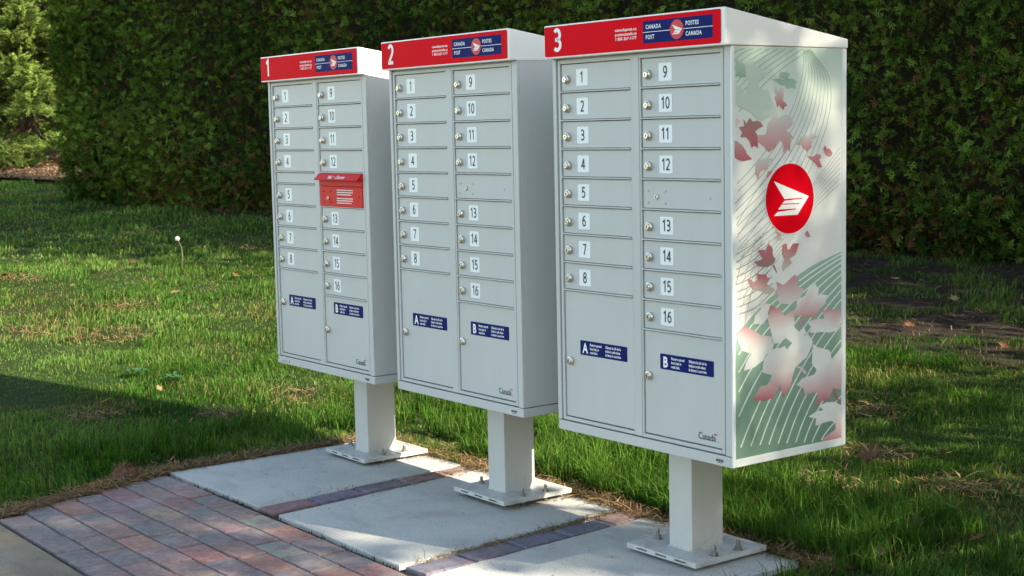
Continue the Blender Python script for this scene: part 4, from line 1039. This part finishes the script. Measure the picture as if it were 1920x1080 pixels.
# ------------------------------------------------------------------ cedar hedge
def spray_template(seed):
    r = np.random.default_rng(seed)
    V, T = [], []
    def kite(base, ang, L, w, bend):
        d = np.array([math.sin(ang), math.cos(ang)]); q = np.array([d[1], -d[0]])
        n = len(V)
        b = np.array(base); m = b + d * L * .55; e = b + d * L
        V.append([*(b), 0]); V.append([*(m + q * w), bend * .4]); V.append([*e, bend]); V.append([*(m - q * w), bend * .4])
        T.append([n, n + 1, n + 2]); T.append([n, n + 2, n + 3])
    kite((0, 0), 0, 1.0, .05, r.normal(0, .12))
    for k in range(5):
        s = 1 if k % 2 else -1
        y = .10 + .155 * k + r.uniform(-.03, .03)
        L = (.56 - .065 * k) * r.uniform(.75, 1.2)
        a = s * r.uniform(.5, .85)
        kite((0, y), a, L, .055, r.normal(0, .15))
        if k < 2: kite((math.sin(a) * L * .4, y + math.cos(a) * L * .4), a - s * .6, L * .55, .045, r.normal(0, .12))
    return np.array(V), np.array(T)
hedge = tag(empty('cedar_hedge', (float(HEDGE_P[0] + HEDGE_D[0] * 8), float(HEDGE_P[1] + HEDGE_D[1] * 8), 0)), 'tall clipped dark green cedar hedge standing behind the three mailboxes', 'hedge')
HOFF = np.array([HEDGE_P[0] + HEDGE_D[0] * 8, HEDGE_P[1] + HEDGE_D[1] * 8, 0])
SL = 17.5
def hedge_surface(s, h):
    """outward depth of the clipped face"""
    return .06 * h * .9 + .30 * (fbm(s * .55 + 3, h * .55, 3) - .5) + .16 * (fbm(s * 2.1, h * 2.1 + 9, 2) - .5) - .12 * sstep(.55, 0, h)
def hedge_xyz(s, d, h):
    x = HEDGE_P[0] + HEDGE_D[0] * s + HEDGE_N[0] * d; y = HEDGE_P[1] + HEDGE_D[1] * s + HEDGE_N[1] * d
    return np.stack([x, y, ground_h(x, y) + h], -1)
parts = []
temps = [spray_template(k) for k in range(7)]
def hedge_sprays(s, d, h, out, size, low=None, deadp=.05):
    n = len(s); P = hedge_xyz(s, d, h) - HOFF
    R = RNG.normal(0, 1, (n, 3))
    A = unit(out * .55 + R * .62 + np.array([0, 0, .18]))
    N = perp(A, out * .7 + RNG.normal(0, .8, (n, 3)))
    t = np.clip(.5 + (fbm(s * 1.2, h * 1.2 + 50, 3) - .5) * 1.6 + RNG.normal(0, .3, n), 0, 1)[:, None]
    c = (np.array([.018, .052, .008]) * (1 - t) + np.array([.118, .195, .032]) * t) * RNG.uniform(.45, 1.6, (n, 1))
    browny = deadp + .30 * sstep(1.0, .1, h) * sstep(.4, .6, fbm(s * .8 + 11, h + 4)) + .12 * sstep(.58, .75, fbm(s * 1.7, h * 1.7 + 20))
    dead = RNG.random(n) < browny
    dc = np.array([.17, .085, .036]) * RNG.uniform(.35, 1.2, (n, 1))
    c = np.where(dead[:, None], dc, c)
    k = RNG.integers(0, len(temps), n)
    for j, (TV, TT) in enumerate(temps):
        q = k == j
        if q.any(): parts.append(scatter(TV, TT, P[q], A[q], N[q], size[q], c[q], np.repeat(1.0, len(TV))))
# the face towards the mailboxes
n = 57000
s = RNG.uniform(-.15, SL, n); h = RNG.uniform(0.0, 3.7, n)
h = np.where(RNG.random(n) < .10, RNG.uniform(0, .5, n), h)
dep = hedge_surface(s, h) - RNG.exponential(.105, n) + .045
hedge_sprays(s, dep, h, np.tile(np.array([HEDGE_N[0], HEDGE_N[1], 0]), (n, 1)), RNG.uniform(.066, .130, n))
# its left end
n = 5200
u = RNG.random(n); h = RNG.uniform(.0, 3.7, n)
dd = .05 - 1.4 * u
s = -.05 - .09 * h - .25 * (fbm(u * 4, h * .8) - .5) + RNG.exponential(.10, n) + .22 * sstep(.5, 0, h) + .12 * (1 - u)
hedge_sprays(s, dd + hedge_surface(s * 0, h) * .8, h, np.tile(np.array([-HEDGE_D[0], -HEDGE_D[1], 0]), (n, 1)), RNG.uniform(.10, .19, n))
# top, sparse
n = 2600
s = RNG.uniform(-.2, SL, n); hedge_sprays(s, RNG.uniform(-1.3, .2, n), np.full(n, 3.65) + RNG.uniform(-.1, .1, n), np.tile([0, 0, 1.0], (n, 1)), RNG.uniform(.14, .24, n))
V, T, C = join_np(parts)
tag(link('foliage', np_tris('foliage', V, T, C, M['cedar']), None, hedge), kind='stuff')
hedge.location = HOFF
# bare twigs and clipped ends among the sprays
parts = []
n = 4200
s = RNG.uniform(-.1, SL, n); h = RNG.uniform(.05, 3.6, n) ** 1.15 * .85
P = hedge_xyz(s, hedge_surface(s, h) - RNG.exponential(.09, n) - .02, h) - HOFF
strands(P[:, 0], P[:, 1], P[:, 2], RNG.uniform(.06, .20, n), RNG.uniform(.003, .007, n), np.array([.13, .085, .05]) * RNG.uniform(.4, 1.4, (n, 1)), .9)
V, T, C = join_np(parts)
tag(link('twigs', np_tris('twigs', V, T, C, M['thatch']), None, hedge), kind='stuff')
# dark twiggy inside
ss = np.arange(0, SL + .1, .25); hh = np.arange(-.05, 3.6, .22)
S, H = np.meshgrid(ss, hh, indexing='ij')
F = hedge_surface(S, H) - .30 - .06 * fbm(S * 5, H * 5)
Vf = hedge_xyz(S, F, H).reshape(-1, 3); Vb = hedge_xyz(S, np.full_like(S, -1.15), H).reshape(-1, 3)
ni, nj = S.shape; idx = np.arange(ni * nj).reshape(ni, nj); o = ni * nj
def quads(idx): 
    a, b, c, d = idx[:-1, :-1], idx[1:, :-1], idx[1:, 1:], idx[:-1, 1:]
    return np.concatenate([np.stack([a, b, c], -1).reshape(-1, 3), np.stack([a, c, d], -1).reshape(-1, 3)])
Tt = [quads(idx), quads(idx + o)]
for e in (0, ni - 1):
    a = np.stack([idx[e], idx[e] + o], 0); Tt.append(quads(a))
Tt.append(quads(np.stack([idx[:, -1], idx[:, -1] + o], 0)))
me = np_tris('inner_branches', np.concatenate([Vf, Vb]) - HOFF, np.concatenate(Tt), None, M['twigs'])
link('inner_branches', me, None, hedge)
# stems showing low down
for s0 in np.arange(.4, SL, .62):
    s0 += random.uniform(-.12, .12); mb = MB()
    p0 = hedge_xyz(s0, -.45, -.1) - HOFF; p1 = hedge_xyz(s0 + random.uniform(-.1, .1), -.48, 1.0) - HOFF
    mb.tube([p0, (p0 + p1) / 2 + np.array([random.uniform(-.03, .03), 0, 0]), p1], [.05, .042, .034], 7)
    mb.obj('stem', M['bark'], hedge)

# ------------------------------------------------------------------ spruces and the bark bed to the left of the hedge
mx_, my_ = np.meshgrid(np.linspace(-26, -13.6, 50), np.linspace(3.75, 14, 42), indexing='ij')
e = -16.9 + (my_ - 4.15) * -.62                                   # front edge of the bed runs to the hedge end
inb = (my_ > 4.0 + .10 * (mx_ + 17)) 
X = mx_; Y = 4.02 + (my_ - 3.75) + .36 * (X + 17.1) * np.clip(1 - (my_ - 3.75) / 6, 0, 1) + .10 * np.sin(X * 2.1)
Z = ground_h(X, Y) + .02 + .05 * fbm(X * 1.5, Y * 1.5)
idx = np.arange(X.size).reshape(X.shape)
me = np_tris('bark_bed', np.stack([X, Y, Z], -1).reshape(-1, 3), quads(idx), None, M['mulch'])
tag(link('bark_bed', me), kind='structure')
parts = []
n = 5200
x = RNG.uniform(-22, -13.6, n); y = 4.06 + .36 * (x + 17.1) + RNG.uniform(0, 1, n) ** 1.5 * 5
strands(x, y, ground_h(x, y) + .06 + RNG.uniform(-.02, .03, n), RNG.uniform(.04, .12, n), RNG.uniform(.01, .03, n), np.array([.24, .15, .09]) * RNG.uniform(.2, 1.7, (n, 1)))
V, T, C = join_np(parts)
tag(link('bark_chips', np_tris('bark_chips', V, T, C, M['thatch'])), kind='stuff')

def shoot_template(seed):
    r = np.random.default_rng(seed); V, T = [], []
    for k in range(13):
        a = 2.4 * k; y = .02 + .062 * k; sp = .24 * (1 - .35 * y)
        d = np.array([math.cos(a), math.sin(a)]); q = np.array([-d[1], d[0]]) * .06
        n = len(V)
        V += [[q[0], y - .03, q[1]], [-q[0], y - .03, -q[1]], [d[0] * sp, y + .20, d[1] * sp]]
        T.append([n, n + 1, n + 2])
    n = len(V); V += [[-.05, 0, 0], [.05, 0, 0], [0, 1.05, 0], [0, 0, -.05], [0, 0, .05]]; T += [[n, n + 1, n + 2], [n + 3, n + 4, n + 2]]
    return np.array(V), np.array(T)
SHOOT = [shoot_template(k) for k in range(3)]
def spruce(x0, y0, H, R, label, seed, low=()):
    r = np.random.default_rng(seed)
    z0 = float(ground_h(x0, y0))
    tree = tag(empty('spruce_tree', (x0, y0, z0)), label, 'tree')
    MB().tube([(0, 0, -.1), (.02, 0, H * .4), (0, .02, H)], [.19, .12, .015], 10).obj('trunk', M['bark'], tree)
    P, A, S, Cc = [], [], [], []
    limbs = MB()
    z = 1.35
    levels = [(b, None) for b in ()]
    jobs = []
    while z < H - .2:
        k = int(r.integers(7, 10))
        for i in range(k): jobs.append((z + r.uniform(-.12, .12), 2 * math.pi * (i + r.random() * .8) / k, None))
        z += .21 + .010 * z
    for zz, az, L in low: jobs.append((zz, az, L))
    for z, az, L in jobs:
        if L is None: L = R * (1 - z / H) ** .85 * r.uniform(.82, 1.12)
        if L < .25: continue
        dirv = np.array([math.cos(az), math.sin(az), 0]); side = np.array([-math.sin(az), math.cos(az), 0])
        pt = lambda t: dirv * L * t + np.array([0, 0, z - .20 * L * math.sin(t * 2.0) + .16 * L * max(0, t - .55) ** 1.0])
        limbs.tube([pt(t) for t in (0, .35, .7, 1)], [.028, .02, .012, .005], 5)
        nt = max(4, int(L / .10))
        for i in range(nt):
            t = .22 + .78 * (i + r.random()) / nt
            b = pt(t); bd = unit(pt(min(1, t + .05)) - pt(t - .05))
            for sg in (1, -1):
                tl = (.16 + .55 * (1 - t)) * r.uniform(.7, 1.15)
                td = unit(bd * .75 + side * sg * .75 + np.array([0, 0, r.normal(-.12, .12)]))
                m = max(1, int(tl / .10))
                for j in range(m):
                    u = (j + .6) / m
                    P.append(b + td * tl * u); A.append(unit(td + r.normal(0, .28, 3) + np.array([0, 0, .10])))
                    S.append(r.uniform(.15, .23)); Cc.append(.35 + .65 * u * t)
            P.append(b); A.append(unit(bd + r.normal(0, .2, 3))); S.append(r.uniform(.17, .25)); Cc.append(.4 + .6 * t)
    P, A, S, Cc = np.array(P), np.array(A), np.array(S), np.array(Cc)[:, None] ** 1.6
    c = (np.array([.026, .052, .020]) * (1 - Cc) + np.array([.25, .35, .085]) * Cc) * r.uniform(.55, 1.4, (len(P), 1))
    N = perp(A, r.normal(0, 1, P.shape)); k = r.integers(0, 3, len(P)); parts = []
    for j, (TV, TT) in enumerate(SHOOT):
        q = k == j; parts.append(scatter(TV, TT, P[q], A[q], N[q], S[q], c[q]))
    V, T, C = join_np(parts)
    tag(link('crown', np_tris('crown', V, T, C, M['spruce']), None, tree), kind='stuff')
    limbs.obj('limbs', M['bark'], tree)
    return tree
toc = math.atan2(-.59, .80)
sp1 = spruce(-20.6, 5.75, 8.5, 3.1, 'sunlit spruce with pale shoot tips at the left end of the hedge', 5,
             low=[(.72, toc - .25, 3.3), (.62, toc + .15, 3.2), (.80, toc + .5, 2.9), (.66, toc - .7, 2.8), (.9, toc + .9, 2.6), (.75, toc + .02, 2.6)])

sp2 = sp1.copy(); COL.objects.link(sp2)
for ch in list(sp1.children):
    k = ch.copy(); COL.objects.link(k); k.parent = sp2
sp2.location = (-25.3, 6.3, float(ground_h(-25.3, 6.3))); sp2.rotation_euler = (0, 0, .35); sp2.scale = (1.12, 1.12, 1.1)
tag(sp2, 'spruce further back, behind the sunlit spruce at the left', 'tree')

def leaf_cloud(r, centres, rad, per, size):
    i = np.repeat(np.arange(len(centres)), per); n = len(i)
    P = np.array(centres)[i] + r.normal(0, 1, (n, 3)) * np.array(rad)[i][:, None] * .5
    A = unit(r.normal(0, 1, (n, 3)) + np.array([0, 0, -.3])); N = perp(A, r.normal(0, 1, (n, 3)) + np.array([0, 0, .8]))
    TV = np.array([[0, 0, 0], [.42, .45, .06], [0, 1.0, 0], [-.42, .45, .06]]); TT = np.array([[0, 1, 2], [0, 2, 3]])
    c = np.array([.045, .085, .022]) * r.uniform(.6, 1.5, (n, 1)) * np.array([1, 1, 1])
    return scatter(TV, TT, P, A, N, r.uniform(*size, n), c)
# a mass of trees far behind the spruce
r = np.random.default_rng(3)
cs = [(r.uniform(-52, -30), 0, r.uniform(0, 9)) for k in range(420)]
cs = np.array([(x, 8 + (x + 34) * -.42 + r.uniform(-9, 9), z) for x, _, z in cs])
cs[:, 2] += ground_h(cs[:, 0], cs[:, 1])
V, T, C = leaf_cloud(r, cs, np.full(len(cs), 1.5), 60, (.35, .6))
wl = tag(link('far_woodland', np_tris('far_woodland', V, T, C * .7, M['leaves'])), kind='stuff')

# an unseen wood edge, added to block bright sky on the right, its top just below the sun's path where light reaches the lawn
cs = []
while len(cs) < 520:
    w, v = r.uniform(20, 28), r.uniform(-26, 30)
    top = .566 * w - 3.2 if -1.7 < v < 5.5 else .566 * w + 3.5 + 2 * math.sin(v * .9)
    z = r.uniform(0, 1) ** .8 * top
    cs.append((.9483 * w - .3173 * v, .3173 * w + .9483 * v, z))
V, T, C = leaf_cloud(r, cs, np.full(len(cs), 1.3), 46, (.35, .6))
tag(link('sky_blocking_woodland', np_tris('sky_blocking_woodland', V, T, C * .6, M['leaves'])), kind='stuff')

# broadleaf trees on the right of the mailboxes, out of the picture, that dapple the light
def broadleaf(w, v, H, crown, label, seed, nclump, per, size, name='maple_tree', lobe=None):
    """w: metres towards the sun, v: metres across the sun; crown: (height of centre, radius across, radius up)"""
    x = .9483 * w - .3173 * v; y = .3173 * w + .9483 * v
    r = np.random.default_rng(seed)
    t = tag(empty(name, (x, y, 0)), label, 'tree', 'trees to the right of the lawn')
    z, rx, rz = crown
    cs = []
    while len(cs) < nclump:
        p = r.uniform(-1, 1, 3)
        if .25 < np.linalg.norm(p) <= 1: cs.append(p * np.array([rx, rx, rz]) + np.array([0, 0, z]))
    if lobe:                       # a limb added to the crown to shade the left lawn: (metres across the sun, height, radius, clumps)
        for k in range(lobe[3]):
            p = r.normal(0, .45, 3) * lobe[2]; cs.append(np.array([-.3173 * lobe[0], .9483 * lobe[0], lobe[1]]) + p)
    cs = np.array(cs); nclump = len(cs)
    mb = MB().tube([(0, 0, -.2), (.05, 0, z * .4), (0, .05, z)], [.17, .13, .06], 9)
    for c in cs[::4]:
        b = np.array([0, 0, max(.5, z - rz * .7)]); mb.tube([b, b * .45 + c * .55 + np.array([0, 0, .15]), c], [.05, .03, .01], 5)
    mb.obj('trunk', M['bark'], t)
    V, T, C = leaf_cloud(r, cs, np.minimum(r.uniform(.5, .9, nclump), rx * .6), per, size)
    tag(link('crown', np_tris('crown', V, T, C, M['leaves']), None, t), kind='stuff')
    return t
broadleaf(9.0, -2.8, 8, (5.5, 1.75, 1.9), 'round maple to the right of the paving', 21, 70, 80, (.10, .18), lobe=(2.05, 6.1, .5, 12))
broadleaf(2.6, 6.6, 13, (6.2, 2.35, 3.3), 'tall maple at the right end of the hedge', 22, 130, 90, (.12, .2))
broadleaf(17.0, -.28, 12, (9.35, .26, 3.0), 'unseen slender poplar added to filter the sun on the printed side panel', 26, 84, 34, (.07, .11), 'sun_filter_poplar')  # unseen tree added to thin the sun on the third mailbox's side
broadleaf(5.0, 6.1, 15, (12.0, 4.2, 3.2), 'unseen high-crowned ash added to block sky light above the right of the hedge', 27, 170, 80, (.18, .3), 'sky_blocking_ash')  # unseen crown added to keep sky light off the right of the hedge
broadleaf(5.6, .25, 2, (1.15, 1.05, 1.15), 'lowest shrub to the right of the lawn', 29, 40, 90, (.08, .13), 'round_shrub')
broadleaf(6.6, 1.9, 3, (1.6, 1.5, 1.55), 'low rounded shrub to the right of the lawn', 23, 60, 90, (.08, .13), 'round_shrub')
broadleaf(6.8, 3.6, 3, (1.7, 1.6, 1.75), 'wide shrub to the right of the lawn', 24, 60, 90, (.08, .13), 'round_shrub')
broadleaf(6.2, 5.75, 4, (2.6, 1.6, 2.5), 'tall shrub beside the right end of the hedge', 25, 70, 90, (.08, .13), 'round_shrub')

# ------------------------------------------------------------------ small things on the lawn
def fallen_leaf(x, y, size, colr, label, seed):
    r = random.Random(seed)
    ang = [90, 108, 128, 150, 168, 192, 212, 238, 262, 270, 278, 302, 328, 348, 12, 30, 52, 72]
    rad = [1, .52, .62, .92, .45, .78, .42, .52, .30, .12, .30, .52, .42, .78, .45, .92, .62, .52]
    mb = MB()
    vs = [(0, 0, .02)] + [(rr * math.cos(math.radians(a)) * r.uniform(.9, 1.1), rr * math.sin(math.radians(a)) * r.uniform(.9, 1.1), .45 * rr * rr * r.uniform(.2, 1.0)) for a, rr in zip(ang, rad)]
    n = len(ang)
    mb.add(vs, [(0, 1 + i, 1 + (i + 1) % n) for i in range(n)])
    mb.tube([(0, -.1, .02), (.05, -.5, .06), (.02, -.85, .1)], [.025, .02, .015], 4)
    mt = plain('dry_leaf', colr, .8, .2, var=.35, scale=40)
    o = mb.obj('fallen_leaf', mt)
    o.location = (x, y, float(ground_h(x, y)) + .030)
    size *= .82; o.scale = (size, size, size); o.rotation_euler = (r.uniform(-.6, .6), r.uniform(-.6, .6), r.uniform(0, 6.28))
    return tag(o, label, 'leaf', 'dry leaves fallen on the lawn')
TAN, RUST, BRN = (.20, .13, .075), (.14, .055, .025), (.075, .042, .028)
for i, (x, y, s, c, l) in enumerate([
    (-5.617, 2.121, .050, RUST, 'small rust-coloured leaf on the grass just left of the numbered 1 mailbox'),
    (-5.154, 1.423, .055, TAN, 'pale tan leaf on the sunlit grass below the dandelion'),
    (-6.938, 1.858, .048, RUST, 'dark rust leaf in the shaded grass left of the dandelion'),
    (-6.884, .801, .055, BRN, 'brown leaf at the left edge of the lawn'),
    (-2.277, .053, .040, TAN, 'small tan leaf in the shaded grass in front of the numbered 1 mailbox'),
    (-2.104, 5.431, .060, TAN, 'tan leaf on the bare soil close below the hedge'),
    (-.917, 4.088, .062, RUST, 'upright rust leaf in the middle of the bare soil at the right'),
    (-.177, 3.159, .060, RUST, 'rust leaf where the grass begins below the bare soil'),
    (-.182, 3.95, .055, RUST, 'rust leaf on bare soil near the right edge of the picture'),
    (1.039, 1.814, .048, TAN, 'pale leaf on the grass right of the printed side panel'),
    (.877, 1.577, .075, BRN, 'large curled brown leaf in the grass just right of the printed side panel'),
    (1.602, .927, .050, BRN, 'brown leaf in the dark grass right of the nearest base plate'),
    (1.739, .573, .060, TAN, 'curled tan leaf at the bottom edge right of the nearest slab'),
    (1.833, .927, .050, RUST, 'rust leaf at the bottom right corner of the lawn'),
    (1.06, .746, .045, RUST, 'rust leaf in the long grass behind the nearest post'),
    (-1.283, 4.997, .055, TAN, 'pale leaf on the bare soil at the upper right'),
    (-2.67, 5.781, .055, TAN, 'pale leaf at the foot of the hedge right of the printed panel'),
    (-7.563, 1.548, .050, BRN, 'brown leaf far left on the shaded grass')]):
    fallen_leaf(x, y, s, c, l, i)

# dandelion gone to seed
dx, dy = -6.55, 2.115; dz = float(ground_h(dx, dy))
dan = tag(empty('dandelion', (dx, dy, dz)), 'white dandelion clock on a tall thin stem in the lawn', 'flower')
top = Vector((-.022, -.018, .225))
mst = plain('pale_stem', (.22, .20, .10), .6, .3)
MB().tube([(0, 0, -.02), (.010, .006, .08), (.002, 0, .16), top], [.0045, .004, .0035, .003], 6).obj('stem', mst, dan)
mseed = plain('seed_fluff', (.72, .72, .70), .9, .1)
mb = MB(); r = random.Random(4)
for k in range(150):
    d = Vector((r.gauss(0, 1), r.gauss(0, 1), r.gauss(0, 1))).normalized(); q = d.orthogonal().normalized(); p = d.cross(q)
    e = top + d * .019 * r.uniform(.85, 1.1)
    mb.add([top + q * .0006, top - q * .0006, e], [(0, 1, 2)])
    mb.add([e + q * .006, e + p * .006, e - q * .006, e - p * .006, e - d * .002], [(0, 1, 4), (1, 2, 4), (2, 3, 4), (3, 0, 4)])
mb.obj('seed_head', mseed, dan)

# low rosette weeds in the shaded grass
def weed(x, y, s, label, seed):
    r = random.Random(seed); mb = MB()
    for k in range(16):
        a = k * 2.4 + r.uniform(-.3, .3); L = s * r.uniform(.6, 1.1); w = L * .2
        d = Vector((math.cos(a), math.sin(a), 0)); q = Vector((-d.y, d.x, 0)); u = Vector((0, 0, 1))
        h = r.uniform(.1, .5)
        b = d * s * .05
        mb.add([b, b + d * L * .5 + q * w + u * L * h * .9, b + d * L + u * L * h * .5, b + d * L * .5 - q * w + u * L * h * .9, b + d * L * .5 + u * L * h * .75],
               [(0, 1, 4), (1, 2, 4), (2, 3, 4), (3, 0, 4)])
    o = mb.obj('weed', M['weed']); o.location = (x, y, float(ground_h(x, y)) + .02)
    return tag(o, label, 'weed', 'broad leaved weeds in the lawn')
M['weed'] = plain('weed_leaf', (.03, .085, .03), .5, .35, var=.3, scale=20)
weed(-2.80, .16, .065, 'broad-leaved weed in the shaded grass left of the first mailbox', 1)
weed(-2.53, .23, .06, 'blue-green weed nearest the first mailbox in the shaded grass', 2)
# clod of earth at the end of the pavers
mb = MB().lathe([(.03, -.03), (.05, -.01), (.056, 0), (.058, .01), (.052, .02), (.042, .032), (.026, .040), (.010, .045)], 22, 'z')
mb.v = [(x * (1 + .9 * (float(fbm(x * 70 + 5, z * 90 + y * 60, 3)) - .5)), y * (1 + .9 * (float(fbm(y * 70, z * 80 + 9 + x * 60, 3)) - .5)), z * (1 + .8 * (float(fbm(x * 60 + 3, y * 60 + 8, 3)) - .5))) for x, y, z in mb.v]
clod = mb.obj('earth_clod', plain('earth', (.14, .075, .05), .95, .1, var=.5, scale=50), smooth=True)
clod.location = (-.885, -.70, -.015)
tag(clod, 'rough brown clod of earth at the left end of the pavers', 'clod')
